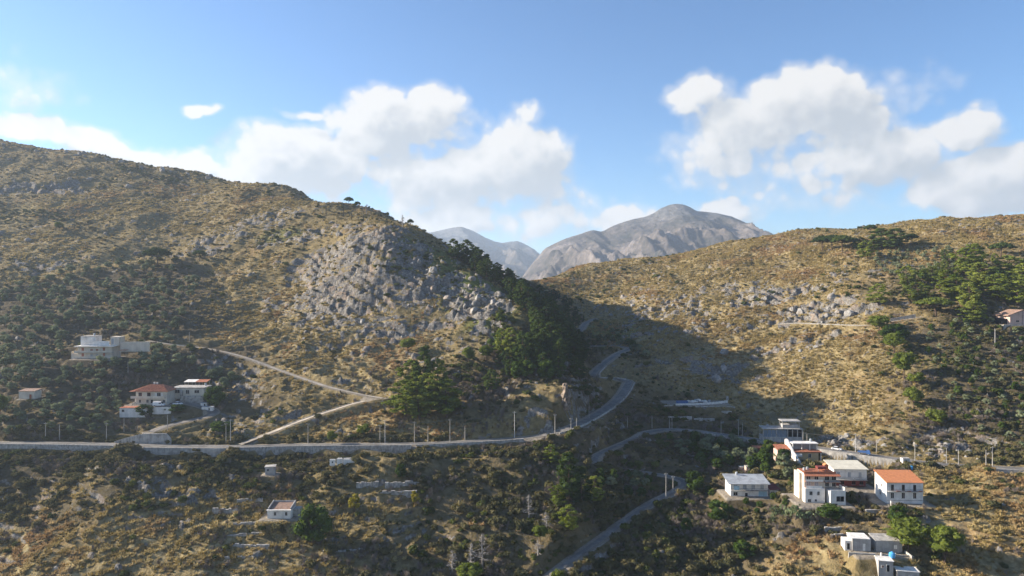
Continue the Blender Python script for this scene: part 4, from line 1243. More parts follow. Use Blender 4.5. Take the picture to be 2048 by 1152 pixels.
class MB:
    """boxes and prisms gathered into one mesh"""
    def __init__(s): s.v = []; s.f = []
    def quadmesh(s, v, f):
        n = len(s.v); s.v += [tuple(map(float, q)) for q in v]; s.f += [[i+n for i in q] for q in f]; return s
    def box(s, x0, x1, y0, y1, z0, z1):
        return s.quadmesh([(x0,y0,z0),(x1,y0,z0),(x1,y1,z0),(x0,y1,z0),(x0,y0,z1),(x1,y0,z1),(x1,y1,z1),(x0,y1,z1)],
                          [[0,3,2,1],[4,5,6,7],[0,1,5,4],[1,2,6,5],[2,3,7,6],[3,0,4,7]])
    def prism(s, prof, axis, a, b):
        """profile polygon swept along x ('x': profile in y,z) or y ('y': profile in x,z)"""
        n = len(prof)
        A = [(a, p, q) if axis == 'x' else (p, a, q) for p, q in prof]
        B = [(b, p, q) if axis == 'x' else (p, b, q) for p, q in prof]
        return s.quadmesh(A+B, [list(range(n))[::-1], list(range(n, 2*n))]+[[i, (i+1) % n, (i+1) % n+n, i+n] for i in range(n)])
    def cyl(s, x, y, z0, z1, r0, r1=None, k=10):
        r1 = r0 if r1 is None else r1
        A = [(x+r0*math.cos(i*6.2832/k), y+r0*math.sin(i*6.2832/k), z0) for i in range(k)]
        B = [(x+r1*math.cos(i*6.2832/k), y+r1*math.sin(i*6.2832/k), z1) for i in range(k)]
        return s.quadmesh(A+B, [list(range(k))[::-1], list(range(k, 2*k))]+[[i, (i+1) % k, (i+1) % k+k, i+k] for i in range(k)])
    def mesh(s, name, mat):
        me = bpy.data.meshes.new(name); me.from_pydata(s.v, [], s.f)
        bm = bmesh.new(); bm.from_mesh(me); bmesh.ops.recalc_face_normals(bm, faces=bm.faces); bm.to_mesh(me); bm.free()
        me.materials.append(MATS[mat]); me.update(); return me
    def build(s, name, mat, parent=None, **k):
        return add_obj(name, s.mesh(name, mat), parent, **k)

def thing(name, label, cat, loc, rot=0.0, group=None):
    o = bpy.data.objects.new(name, None); col.objects.link(o)
    o.location = loc; o.rotation_euler = (0, 0, math.radians(rot)); o.empty_display_size = 1
    o['label'] = label; o['category'] = cat
    if group: o['group'] = group
    if name.endswith('wall'): o['kind'] = 'thing'
    return o
def B(parent, name, mat, *boxes, label=None):
    mb = MB()
    for q in boxes: mb.box(*q)
    return mb.build(name, mat, parent, label=label)
def window(par, x, z, w, h, y=0.0, shutters=None, frame='white_plaster', pane='window_glass', side=None, name='window'):
    """set in a wall that faces -y (or, with side, -x): frame, pane, sill"""
    def bx(mb, a0, a1, d0, d1, z0, z1):
        if side is None: mb.box(a0, a1, y+d0, y+d1, z0, z1)
        else: mb.box(side+d0, side+d1, a0, a1, z0, z1)
    t = .09
    mb = MB(); bx(mb, x-w/2-t, x-w/2, -.07, .05, z-.0, z+h); bx(mb, x+w/2, x+w/2+t, -.07, .05, z, z+h)
    bx(mb, x-w/2-t, x+w/2+t, -.07, .05, z+h, z+h+t); bx(mb, x-.03, x+.03, -.045, .0, z, z+h)
    f = mb.build(name, frame, par)
    mb = MB(); bx(mb, x-w/2, x+w/2, -.03, .04, z, z+h); mb.build('pane', pane, f)
    mb = MB(); bx(mb, x-w/2-.15, x+w/2+.15, -.16, .05, z-.1, z); mb.build('sill', 'concrete', f)
    if shutters:
        for sgn in (-1, 1):
            a = x+sgn*(w/2+t+w*.27); mb = MB(); bx(mb, a-w*.25, a+w*.25, -.075, .03, z, z+h); mb.build('shutter', shutters, f)
    return f
def door(par, x, z, w, h, y=0.0, mat='window_glass', frame='white_plaster'):
    t = .08
    mb = MB(); mb.box(x-w/2-t, x-w/2, y-.07, y+.05, z, z+h); mb.box(x+w/2, x+w/2+t, y-.07, y+.05, z, z+h); mb.box(x-w/2-t, x+w/2+t, y-.07, y+.05, z+h, z+h+t)
    f = mb.build('door', frame, par)
    MB().box(x-w/2, x+w/2, y-.035, y+.04, z, z+h).build('door_panel', mat, f)
    MB().box(x+w/2-.22, x+w/2-.1, y-.075, y-.035, z+h*.46, z+h*.5).build('handle', 'rail_metal', f)
    return f
def balcony(par, x0, x1, y0, z, depth=1.1, slab='concrete', rail='rail_metal', solid=None, bars=True):
    s = MB().box(x0, x1, y0-depth, y0-.004, z-.18, z).build('balcony', slab, par)
    if solid: MB().box(x0, x1, y0-depth, y0-depth+.1, z, z+.9).build('parapet', solid, s)
    else:
        mb = MB(); mb.box(x0, x1, y0-depth, y0-depth+.05, z+.9, z+.96)
        n = max(3, int((x1-x0)/.35))
        for i in range(n+1):
            a = x0+(x1-x0)*i/n; mb.box(a-.015, a+.015, y0-depth+.005, y0-depth+.04, z, z+.9)
        mb.build('railing', rail, s)
    return s
def tiled_slope(par, prof, x0, x1, mat, name='roof', step=.55, rib=True):
    """roof swept along x with raised rows of pantiles running down the slope"""
    r = MB().prism(prof, 'x', x0, x1).build(name, mat, par)
    if rib:
        (ya, za), (yb, zb_) = prof[0], prof[1]
        n = int((x1-x0)/step); mb = MB()
        for i in range(n+1):
            a = x0+(x1-x0)*i/n
            mb.quadmesh([(a-.09, ya, za+.01), (a+.09, ya, za+.01), (a+.09, yb, zb_+.01), (a-.09, yb, zb_+.01), (a, ya, za+.1), (a, yb, zb_+.1)], [[0, 4, 5, 3], [4, 1, 2, 5], [0, 1, 4], [3, 5, 2]])
        mb.build('tile_rows', mat, r)['kind'] = 'stuff'
    return r

# ------------------------------------------------------------------ roads
def road_mat(name, c, dirt):
    m, b, bs = new_mat(name)
    P = b.n('ShaderNodeNewGeometry').outputs['Position']
    ed = b.n('ShaderNodeAttribute', attribute_name='edge').outputs['Fac']
    n1 = b.noise(P, .25, 5, .65); n2 = b.noise(P, 1.4, 4, .6)
    base = b.ramp(n1, [(.3, tuple(x*.7 for x in c)), (.5, c), (.62, tuple(x*1.35 for x in c)), (.72, tuple(x*.85 for x in c))])
    patch = b.n('ShaderNodeTexVoronoi'); patch.inputs['Scale'].default_value = .11; b.link(P, patch.inputs['Vector'])
    base = b.mix(b.mr(patch.outputs['Color'], .72, .76, 0, .45), base, tuple(x*.6 for x in c)+(1,))
    f = b.mr(b.m('ADD', ed, b.m('MULTIPLY', b.m('SUBTRACT', n2, .5), 1.1)), .62, 1.0)
    b.link(b.mix(f, base, dirt+(1,)), bs.inputs['Base Color'])
road_mat('asphalt_road', (.16, .15, .138), (.27, .235, .185))
road_mat('old_road', (.17, .155, .14), (.22, .19, .15))
road_mat('track_road', (.38, .33, .265), (.26, .205, .13))
def ribbon(name, line, hw, mat, lift=.05, label=None):
    d = np.gradient(line[:, :2], axis=0); d /= np.linalg.norm(d, axis=1)[:, None]+1e-9
    nrm = np.stack([-d[:, 1], d[:, 0]], 1)
    wob = 1+(fbm(np.arange(len(line))/6.0, np.zeros(len(line)), 2, 5)-.5)*.25
    V = []
    for k in (-1, -.34, .34, 1):
        xy = line[:, :2]+nrm*(hw*k*wob)[:, None]
        V.append(np.column_stack([xy, line[:, 2]+lift+(.04 if abs(k) < .5 else 0)]))
    n = len(line); V = np.stack(V, 1).reshape(-1, 3)
    me = mesh_np(name, V, grid_faces(n, 4), [MATS[mat]], True)
    ea = me.attributes.new('edge', 'FLOAT', 'POINT'); ea.data.foreach_set('value', np.tile(np.array([1, .15, .15, 1], np.float32), n))
    return add_obj(name, me, kind='structure')
ribbon('road', MAIN, 2.35, 'asphalt_road', .06)
ribbon('road', UPPER, 1.8, 'asphalt_road', .066)
ribbon('road', TOP, 1.6, 'asphalt_road', .072)
ribbon('road', RIGHT, 2.4, 'asphalt_road', .078)
ribbon('road', LOWER, 1.15, 'old_road', .084)
ribbon('dirt_track', TRACK1, 1.3, 'track_road', .05)
ribbon('dirt_track', TRACK2, 1.4, 'track_road', .056)
ribbon('driveway', DRIVE, 2.4, 'old_road', .06)
ribbon('path', PATHR, .8, 'track_road', .05)

def wall_along(name, line, i0, i1, off, top, foot, thick, mat, label, cat, ramp=None):
    """wall that follows a road on one side; foot reaches down to the land"""
    seg = line[i0:i1]
    d = np.gradient(seg[:, :2], axis=0); d /= np.linalg.norm(d, axis=1)[:, None]+1e-9
    nrm = np.stack([-d[:, 1], d[:, 0]], 1)
    n = len(seg); V = []
    tops = seg[:, 2]+top*(np.ones(n) if ramp is None else np.interp(np.linspace(0, 1, n), *ramp))
    for a, up in ((off, 1), (off+thick*np.sign(off), 1), (off+thick*np.sign(off)*1.3, 0), (off, 0)):
        xy = seg[:, :2]+nrm*a
        if up: z = tops+(fbm(np.arange(n)/3.0, np.zeros(n), 2, 9)-.5)*.15
        else: z = np.minimum(land_h(xy[:, 0], xy[:, 1])-.4, tops-foot)
        V.append(np.column_stack([xy, z]))
    V = np.stack(V, 1).reshape(-1, 3); F_ = []
    for i in range(n-1):
        for k in range(4):
            F_.append([i*4+k, i*4+(k+1) % 4, (i+1)*4+(k+1) % 4, (i+1)*4+k])
    F_ += [[0, 1, 2, 3], [(n-1)*4+3, (n-1)*4+2, (n-1)*4+1, (n-1)*4]]
    me = mesh_np(name, V, F_, [MATS[mat]])
    return add_obj(name, me, label=label, cat=cat, kind='thing')
sgn = -1.0   # the valley side lies right of the direction of travel for the main road
wall_along('retaining_wall', MAIN, idx(MAIN, -60), idx(MAIN, 250), -3.3, .5, 3.2, .5, 'stone_wall', 'long weathered retaining wall under the left end of the main road', 'wall')
wall_along('retaining_wall', MAIN, idx(MAIN, 302), idx(MAIN, 470), -5.6, .75, 4.6, .5, 'concrete', 'pale concrete wall of the bulging lay-by under the main road', 'wall')
wall_along('retaining_wall', MAIN, idx(MAIN, 474), idx(MAIN, 835), -3.3, .5, 4.2, .5, 'stone_wall', 'long grey retaining wall under the middle of the main road', 'wall')
wall_along('parapet_wall', MAIN, idx(MAIN, 838), idx(MAIN, 1060), -3.3, .55, .5, .35, 'stone_wall', 'low broken stone parapet along the main road on the spur', 'wall')
wall_along('parapet_wall', MAIN, idx(MAIN, 1112), len(MAIN)-1, -3.1, .55, .5, .25, 'concrete', 'pale kerb parapet along the climbing road bend', 'wall')
wall_along('retaining_wall', MAIN, idx(MAIN, 214), idx(MAIN, 342), 3.6, 4.4, 5.0, .5, 'concrete', 'tall sloping concrete wall above the main road below the villa', 'wall', ramp=([0, .25, .5, .95, 1], [.12, .55, .9, 1.0, .5]))
wall_along('retaining_wall', RIGHT, idx(RIGHT, 1380), idx(RIGHT, 1550), -3.4, .5, 1.6, .4, 'stone_wall', 'shaded stone wall under the right hand road', 'wall')
wall_along('retaining_wall', RIGHT, idx(RIGHT, 1640), idx(RIGHT, 1800), -3.4, .45, 4.6, .4, 'concrete', 'broad sunlit concrete retaining wall under the right hand road', 'wall')
wall_along('retaining_wall', RIGHT, idx(RIGHT, 1965), idx(RIGHT, 2040), -3.4, .4, 3.0, .4, 'concrete', 'concrete wall under the road at the right edge', 'wall')
wall_along('retaining_wall', PATHR, idx(PATHR, 1556), idx(PATHR, 1745), -.9, .25, 1.0, .35, 'stone_wall', 'pale dry stone wall holding the hillside path', 'wall')
wall_along('retaining_wall', PATHR, idx(PATHR, 1780), len(PATHR)-1, .9, 1.9, 2.0, .35, 'stone_wall', 'grey wall under the wide umbrella pine', 'wall')
wall_along('retaining_wall', TRACK2, 2, idx(TRACK2, 560), -1.5, .3, 1.6, .35, 'stone_wall', 'low pale wall under the lower dirt track', 'wall')
wall_along('retaining_wall', UPPER, 0, idx(UPPER, 1205), -2.9, .5, 2.4, .35, 'concrete', 'pale wall at the hairpin of the climbing road', 'wall')

# ------------------------------------------------------------------ houses
def foot(name):
    return PADS[name][0]
def place(px, py, d=None):
    p = on(px, py); return p

# villa with the red hipped roof
p = foot('villa'); k = p[1]/F
o = thing('villa', 'cream two storey villa with a red hipped tile roof above the main road', 'house', (p[0], p[1], p[2]))
B(o, 'wall', 'cream_plaster', (-7.2, 7.2, -4, 5, -.5, 6.1))
mb = MB(); e, hz_ = .7, 6.1
mb.quadmesh([(-7.2-e-2.2, -4-e, hz_), (7.2+e, -4-e, hz_), (7.2+e, 5+e, hz_), (-7.2-e, 5+e, hz_), (-2.6, .5, hz_+2.6), (3.2, .5, hz_+2.6),
             (-7.2-e-2.2, -4-e, hz_-.15), (7.2+e, -4-e, hz_-.15), (7.2+e, 5+e, hz_-.15), (-7.2-e, 5+e, hz_-.15)],
            [[0, 1, 5, 4], [1, 2, 5], [2, 3, 4, 5], [3, 0, 4], [6, 7, 1, 0], [7, 8, 2, 1], [8, 9, 3, 2], [9, 6, 0, 3], [9, 8, 7, 6]])
rf = mb.build('roof', 'terracotta', o)
mb = MB()
for i in range(26):
    a = -7.4+i*.58; tq = min(1, max(.0, min((a+8.9)/6.3, (7.9-a)/4.7)))
    ya, za, yb, zb2 = -4-e, hz_+.0, -4-e+5.2*tq, hz_+2.6*tq
    mb.quadmesh([(a-.09, ya, za+.02), (a+.09, ya, za+.02), (a+.09, yb, zb2+.02), (a-.09, yb, zb2+.02), (a, ya, za+.11), (a, yb, zb2+.11)], [[0, 4, 5, 3], [4, 1, 2, 5], [0, 1, 4], [3, 5, 2]])
mb.build('tile_rows', 'terracotta', rf)['kind'] = 'stuff'
for cx in (-1.2, .1):
    B(rf, 'chimney', 'white_plaster', (cx-.3, cx+.3, .6, 1.2, hz_+1.6, hz_+3.5))
for x in (-5.2, -1.2): window(o, x, 3.7, 1.4, 1.7, -4, None, 'shutter_wood', 'dark_void')
window(o, 3.4, 3.4, 1.7, 2.0, -4, 'white_plaster')
for x in (-5.3, -1.8): window(o, x, .9, 1.0, 1.3, -4)
door(o, .2, 0, 1.1, 2.2, -4, 'dark_void'); window(o, 5.8, .9, 1.3, 1.3, -4)
balcony(o, -9.0, 6.6, -4, 3.1, 1.2, 'cream_plaster', solid='cream_plaster')
B(o, 'lower_wall', 'white_plaster', (-8.2, -7.22, -3, 4, -.5, 2.6))
q = thing('terrace_building', 'low white terrace room with terracotta coping in front of the villa', 'outbuilding', (p[0]-4.6, p[1]-9.2, p[2]-2.6))
B(q, 'wall', 'white_plaster', (-6, 6, -2, 3.2, -2, 2.2)); B(q, 'coping', 'terracotta', (-6.2, 6.2, -2.2, 3.2, 2.21, 2.42)); window(q, -4.4, .5, 1.1, 1.0, -2, None, 'grey_plaster')
q = thing('garden_wall', 'white garden wall below the parked cars at the villa', 'wall', (p[0]+6.5, p[1]-9.0, p[2]-2.2))
B(q, 'wall', 'white_plaster', (-3.4, 5, -.25, .25, -2, 1.9)); B(q, 'cap', 'concrete', (-3.5, 5.1, -.32, .32, 1.91, 2.02))
# annex
pa = foot('villa_annex')
o = thing('villa_annex', 'long flat roofed annex on the right of the red roofed villa', 'house', (pa[0]+2.5, pa[1]+1, pa[2]))
B(o, 'wall', 'cream_plaster', (-8, 7, -3, 5, -1.5, 3.6)); B(o, 'roof', 'concrete', (-8.3, 7.3, -3.4, 5.2, 3.61, 3.85))
window(o, -5.6, 1.2, 2.2, 1.6, -3, 'sheet_metal'); window(o, -.8, .9, 1.6, 1.7, -3, None, 'white_plaster', 'dark_void'); window(o, 3.6, 1.2, 2.2, 1.4, -3)
B(o, 'buttress', 'stone_wall', (-3.6, -2.9, -4.6, -3.01, -3, 2.4)); B(o, 'retaining_base', 'stone_wall', (-3, 7.2, -4.2, -3.01, -4, -.1))
o = thing('pergola', 'raised pergola with a half white half red roof behind the villa', 'pergola', (pa[0]+1.2, pa[1]+9, pa[2]+2.6))
for x in (-5.2, -1.6, 1.8, 5.2):
    for y in (-1.8, 1.8): B(o, 'post', 'pole_wood', (x-.09, x+.09, y-.09, y+.09, -2.5, 2.6))
MB().prism([(-2.2, 2.5), (2.2, 3.2), (2.2, 3.32), (-2.2, 2.62)], 'x', -5.6, -.05).build('roof_sheet', 'white_plaster', o, label='white half of the pergola roof')
MB().prism([(-2.2, 2.5), (2.2, 3.2), (2.2, 3.32), (-2.2, 2.62)], 'x', .05, 5.6).build('roof_sheet', 'terracotta', o, label='red half of the pergola roof')
B(o, 'rail', 'stone_wall', (-5.4, 5.4, -1.95, -1.75, -2, .5))
# small white boxes by the drive
for k_, (x, y, w, h) in enumerate([(409, 812, 2.8, 1.5), (416, 820, 5.0, 1.5)]):
    q = on(x, y); o = thing('shed', ['small white shed beside the villa drive', 'low white trailer like shed beside the villa drive'][k_], 'shed', (q[0], q[1], q[2]))
    B(o, 'wall', 'white_plaster', (-w/2, w/2, -1, 1, -.3, h)); B(o, 'roof', 'sheet_metal', (-w/2-.1, w/2+.1, -1.1, 1.1, h+.003, h+.12)); door(o, w*.2, .0, .7, h*.8, -1)
q = on(405, 792); o = thing('lean_to', 'grey lean-to roof among the trees right of the villa', 'shed', (q[0], q[1], q[2]))
MB().prism([(-1.6, 2.0), (1.6, 3.0), (1.6, 3.1), (-1.6, 2.1)], 'x', -2.2, 2.2).build('roof', 'concrete', o)
for x in (-2, 2):
    for y in (-1.4, 1.4): B(o, 'post', 'pole_wood', (x-.08, x+.08, y-.08, y+.08, -.4, 2.05 if y < 0 else 2.9))
# stair running up left of the villa
q = on(246, 826); o = thing('stone_stair', 'stone stair climbing beside the left end of the villa', 'stair', (q[0], q[1], q[2]))
mb_steps = 13
for i in range(mb_steps): B(o, 'step', 'stone_wall', (-1.1+i*.42, 1.1+i*.42, i*.8, i*.8+.9, i*.55-1.2, i*.55+.25))

# white terraced house in the olive grove
p = foot('white_house')
o = thing('terraced_house', 'pale flat roofed house with red shutters and long balconies in the olive grove', 'house', (p[0], p[1], p[2]), 3)
B(o, 'wall', 'cream_plaster', (-8.6, 8.6, -3, 6, -3.4, 6.2)); B(o, 'roof', 'white_plaster', (-9.8, 10.2, -4.4, 6.2, 6.21, 6.55))
for z in (0.4, 3.3):
    for x, sh in ((-6.0, 1), (-1.6, 0), (1.2, 0), (4.6, 1)):
        if sh or z > 2: window(o, x, z+.35, 1.2, 2.0 if sh else 1.3, -3, None, 'cream_plaster', 'shutter_wood')
        else: window(o, x, z+.35, 1.1, 1.8, -3, None, 'cream_plaster', 'sheet_metal')
    balcony(o, -9.6, 9.4, -3, z-.05, 1.3, 'concrete', solid='cream_plaster')
B(o, 'side_terrace', 'cream_plaster', (-12.4, -8.62, -2, 5, -2, 2.6)); B(o, 'side_parapet', 'cream_plaster', (-12.4, -12.1, -2, 5, 2.61, 3.5))
u = B(o, 'upper_block', 'white_plaster', (-8.4, -1.2, -.6, 6, 6.56, 11.2)); B(u, 'roof_edge', 'concrete', (-8.6, -1.0, -.8, 6.2, 11.21, 11.4))
B(o, 'roof_parapet', 'white_plaster', (-2.6, 6.4, -1.4, -1.1, 6.56, 8.9), label='bright white roof parapet')
u = B(o, 'stair_block', 'cream_plaster', (6.6, 11.0, -.6, 5, 6.56, 11.0)); door(u, 7.7, 7.4, 1.2, 2.6, -.6, 'sheet_metal')
B(o, 'garden_wall', 'cream_plaster', (11.02, 26, .2, .6, 3.2, 8.4)); B(o, 'awning', 'terracotta', (12.5, 16, -3.5, -1, 4.2, 4.4))
for x in (12.6, 15.8): B(o, 'awning_post', 'pole_wood', (x-.06, x+.06, -3.3, -3.2, 1.2, 4.2))

# little shed left
p = foot('shed')
o = thing('stone_shed', 'small square stone shed with a pinkish roof at the far left', 'shed', (p[0], p[1], p[2]))
B(o, 'wall', 'cream_plaster', (-3.6, 3.6, -2.2, 2.4, -1, 3.4)); MB().prism([(-2.5, 3.4), (2.6, 4.0), (2.6, 4.15), (-2.5, 3.55)], 'x', -3.9, 3.9).build('roof', 'old_tiles', o); door(o, 1.8, 0, 1.0, 2.0, -2.2, 'shutter_wood', 'stone_wall')
# hut under the road
p = foot('hut')
o = thing('stone_hut', 'tiny square stone hut with one dark window under the main road', 'hut', (p[0], p[1], p[2]), 12)
B(o, 'wall', 'grey_plaster', (-1.7, 1.7, -1.4, 1.6, -.8, 2.9)); B(o, 'roof', 'concrete', (-1.95, 1.95, -1.65, 1.8, 2.91, 3.08)); window(o, -.7, 1.5, .65, .75, -1.4, None, 'grey_plaster', 'dark_void')
# small red roofed house
p = foot('small_house')
o = thing('farmhouse', 'small white house with a sunken red tile roof beside the big dark tree', 'house', (p[0], p[1], p[2]))
B(o, 'wall', 'white_plaster', (-4.5, 4.3, -3, 3.4, -1, 3.3)); B(o, 'eaves', 'white_plaster', (-4.8, 4.5, -3.5, -2.6, 3.31, 3.5))
MB().prism([(-2.55, 3.36), (3.2, 4.5), (3.2, 4.62), (-2.55, 3.48)], 'x', -4.1, 3.9).build('roof', 'old_tiles', o)
for x0, x1 in ((-4.5, -4.12), (3.92, 4.3)): MB().prism([(-2.58, 3.31), (3.4, 3.31), (3.4, 5.4), (-2.58, 4.1)], 'x', x0, x1).build('roof_parapet', 'grey_plaster', o)
B(o, 'back_parapet', 'grey_plaster', (-4.1, 3.9, 3.22, 3.4, 3.31, 5.2))
for x in (-1.6, 2.6): window(o, x, 1.3, .8, 1.25, -3, None, 'white_plaster', 'dark_void')
B(o, 'lean_to', 'stone_wall', (4.32, 7.0, -.5, 3, -1, 3.0))
# white broken tanks
q = on(686, 930)
o = thing('cistern', 'row of broken white cistern walls under the retaining wall', 'ruin', (q[0], q[1], q[2]))
for x0, x1, h in ((-5, -2.9, 2.2), (-2.4, -.2, 2.4), (.1, 2.4, 2.3), (2.5, 4.9, 2.0)):
    B(o, 'wall_panel', 'white_plaster', (x0, x1, -.25, .25, -.6, h)); 
B(o, 'wall_panel', 'white_plaster', (-2.35, 4.8, 1.6, 1.9, -.6, 2.3))
B(o, 'gap_frame', 'dark_void', (-4.2, -3.7, -.27, -.2, .8, 1.4))
# ruined terrace walls
for x, y, w, h, lb in ((806, 972, 13, 2.0, 'upper broken stone wall right of the farmhouse slope'), (795, 990, 14, 1.6, 'lower broken stone wall right of the farmhouse slope'), (450, 1026, 9, 1.8, 'dry stone terrace wall left of the farmhouse'), (735, 970, 8, 1.2, 'short tumbled wall left of the broken walls'), (500, 1002, 9, 1.0, 'topmost dry stone terrace left of the farmhouse'), (500, 1050, 11, 1.1, 'terrace wall just below the farmhouse on its left'), (490, 1072, 12, 1.1, 'second terrace wall below the farmhouse'), (500, 1094, 13, 1.0, 'third terrace wall below the farmhouse'), (480, 1118, 12, 1.0, 'lowest terrace wall below the farmhouse'), (690, 1104, 14, .9, 'long low wall under the big dark tree'), (1680, 1058, 10, .8, 'pale stone ledge above the grey ruins'), (1690, 1072, 9, .8, 'lower pale stone ledge above the grey ruins')):
    q = on(x, y); o = thing('ruined_wall', lb, 'wall', (q[0], q[1], q[2]), random.uniform(-6, 10))
    n = 9
    for i in range(n):
        a = -w/2+w*i/n; hh = h*(.55+.5*random.random()); B(o, 'wall_block', 'stone_wall', (a, a+w/n-.02, -.35, .35+.1*random.random(), -1, hh))

# right cluster: orange roofed house
p = foot('orange_house')
X0 = (1797-1024)/F*p[1]
o = thing('orange_roofed_house', 'white house with a bright orange tile roof and two rows of windows', 'house', (X0, p[1], p[2]), -2)
MB().prism([(-4.5, -1), (4.5, -1), (4.5, 10.1), (-4.5, 8.0)], 'x', -6.7, 6.7).build('wall', 'white_plaster', o)
tiled_slope(o, [(-4.9, 8.02), (4.9, 10.32), (4.9, 10.5), (-4.9, 8.2)], -7.0, 7.0, 'orange_tiles', step=.5)
for x in (-4.6, -.6, 3.6):
    B(o, 'flower_box', 'terracotta', (x+1.0, x+2.3, -5.66, -5.4, 4.96, 5.25))
    door(o, x, 5.0, 1.1, 2.3, -4.5, 'window_glass'); window(o, x, 2.1, 1.1, 2.1, -4.5, None, 'white_plaster', 'window_glass')
balcony(o, -6.5, 6.5, -4.5, 4.95, 1.2, 'concrete')
B(o, 'string_course', 'concrete', (-6.75, 6.75, -4.62, -4.51, 1.2, 1.4))
window(o, -.5, 5.4, .9, 1.2, side=-6.7); window(o, 0.2, 2.2, .9, 1.2, side=-6.7)
MB().prism([(-6.4, -1.2), (-1.6, -1.2), (-1.6, -.4), (-6.4, 1.8)], 'y', -7.0, -6.6).build('stair_wall', 'white_plaster', o)
q = thing('terrace_wall', 'long pale terrace wall below the orange roofed house', 'wall', (X0+1, p[1]-8.6, p[2]-2.2))
B(q, 'wall', 'concrete', (-17, 8, -.25, .25, -2.5, 1.5)); B(q, 'cap', 'concrete', (-17.1, 8.1, -.33, .33, 1.51, 1.62))
# stepped house
p = foot('stepped_house')
X0 = (1638-1024)/F*p[1]
o = thing('stepped_house', 'tall stepped white house with terracotta balcony roofs among the right hand houses', 'house', (X0, p[1], p[2]), -2)
B(o, 'wall', 'cream_plaster', (-6, 6, -1, 6, -1, 12.0)); B(o, 'side_wall', 'cream_plaster', (-6.9, -6.01, 1.5, 7, -1, 11.4))
B(o, 'lower_wing', 'white_plaster', (-6.6, .8, -3.4, -1.01, -1.5, 6.2)); 
w2 = B(o, 'front_tower', 'white_plaster', (1.9, 7.4, -6.0, -1.02, -2.5, 5.6)); window(w2, 5.4, 1.6, 2.8, 2.2, -6.0, None, 'white_plaster', 'dark_void'); window(w2, 3.5, -1.2, 1.7, 1.8, -6.0, None, 'white_plaster', 'dark_void')
B(w2, 'parapet', 'white_plaster', (1.9, 7.4, -6.0, -5.75, 5.61, 6.4)); B(w2, 'parapet', 'white_plaster', (7.15, 7.4, -5.74, -1.1, 5.61, 7.4))
for x, wz in ((-4.4, 1.1), (-1.6, .8)): window(o, x, 3.4, wz, 1.5, -3.4, None, 'white_plaster', 'dark_void')
window(o, -5, .3, 1.1, 1.2, -3.4, None, 'white_plaster', 'dark_void'); window(o, -2.6, .6, .7, .9, -3.4, None, 'white_plaster', 'dark_void')
b1 = balcony(o, -6, .6, -1, 8.9, 1.6, 'terracotta', solid='white_plaster'); b2 = balcony(o, -6, 0, -1, 6.25, 1.8, 'terracotta', solid='white_plaster')
b3 = balcony(o, 1.4, 7, -1, 8.9, 1.8, 'concrete'); b4 = balcony(o, 2.0, 7.2, -1, 6.0, 1.6, 'concrete')
MB().prism([(-2.6, 11.2), (-.98, 11.9), (-.98, 12.05), (-2.6, 11.35)], 'x', -6.2, 7.2).build('canopy', 'terracotta', o)
MB().prism([(-2.5, 8.35), (-.98, 8.8), (-.98, 8.92), (-2.5, 8.47)], 'x', 1.2, 7.4).build('canopy', 'terracotta', o)
for x in (-4.4, -1.4): window(o, x, 9.4, 1.5, 1.6, -1); window(o, x, 6.8, 1.4, 1.5, -1, None, 'white_plaster', 'sheet_metal')
for x in (2.6, 5.2): window(o, x, 9.3, 1.6, 1.7, -1, None, 'white_plaster', 'dark_void'); window(o, x, 6.4, 1.4, 1.7, -1, None, 'white_plaster', 'dark_void')
rt = B(o, 'roof_terrace', 'terracotta', (-6.01, 6.01, -1.02, 6.02, 12.01, 12.2)); B(rt, 'awning', 'maroon_paint', (.2, 3.4, 1.5, 4.0, 13.2, 14.2))
for x in (.4, 3.2): B(rt, 'awning_post', 'pole_wood', (x-.07, x+.07, 1.55, 1.69, 12.2, 13.19))
B(rt, 'parapet', 'terracotta', (-6, 6, -1.0, -.8, 12.21, 12.9))
MB().prism([(3.8, 12.21), (5.4, 12.21), (5.4, 14.2), (4.6, 14.9), (3.8, 14.2)], 'y', 4.2, 6).build('roof_turret', 'orange_tiles', rt)
# flat house
p = foot('flat_house')
X0 = (1702-1024)/F*p[1]
o = thing('cream_roofed_house', 'white house with a pale cream roof and a maroon lower floor', 'house', (X0, p[1]+3, p[2]), -3)
B(o, 'wall', 'white_plaster', (-6.4, 6.4, -3, 6, 3.2, 7.4)); MB().prism([(-3.8, 7.4), (6.4, 8.6), (6.4, 8.8), (-3.8, 7.6)], 'x', -6.9, 6.9).build('roof', 'cream_roof', o)
B(o, 'lower_floor', 'maroon_paint', (-6.2, 6.2, -2.6, 6, .4, 3.19)); B(o, 'base', 'white_plaster', (-6.3, -1.2, -2.9, 5, -2.5, .39))
for x in (-4.6, -.4, 3.8): window(o, x, 4.2, 1.1, 2.0, -3, None, 'white_plaster', 'sheet_metal')
balcony(o, -6.2, 6.2, -3, 3.3, 1.3, 'concrete')
for x in (-3, 1.5, 4.5): window(o, x, 1.0, 1.4, 1.4, -2.6, None, 'maroon_paint', 'dark_void')
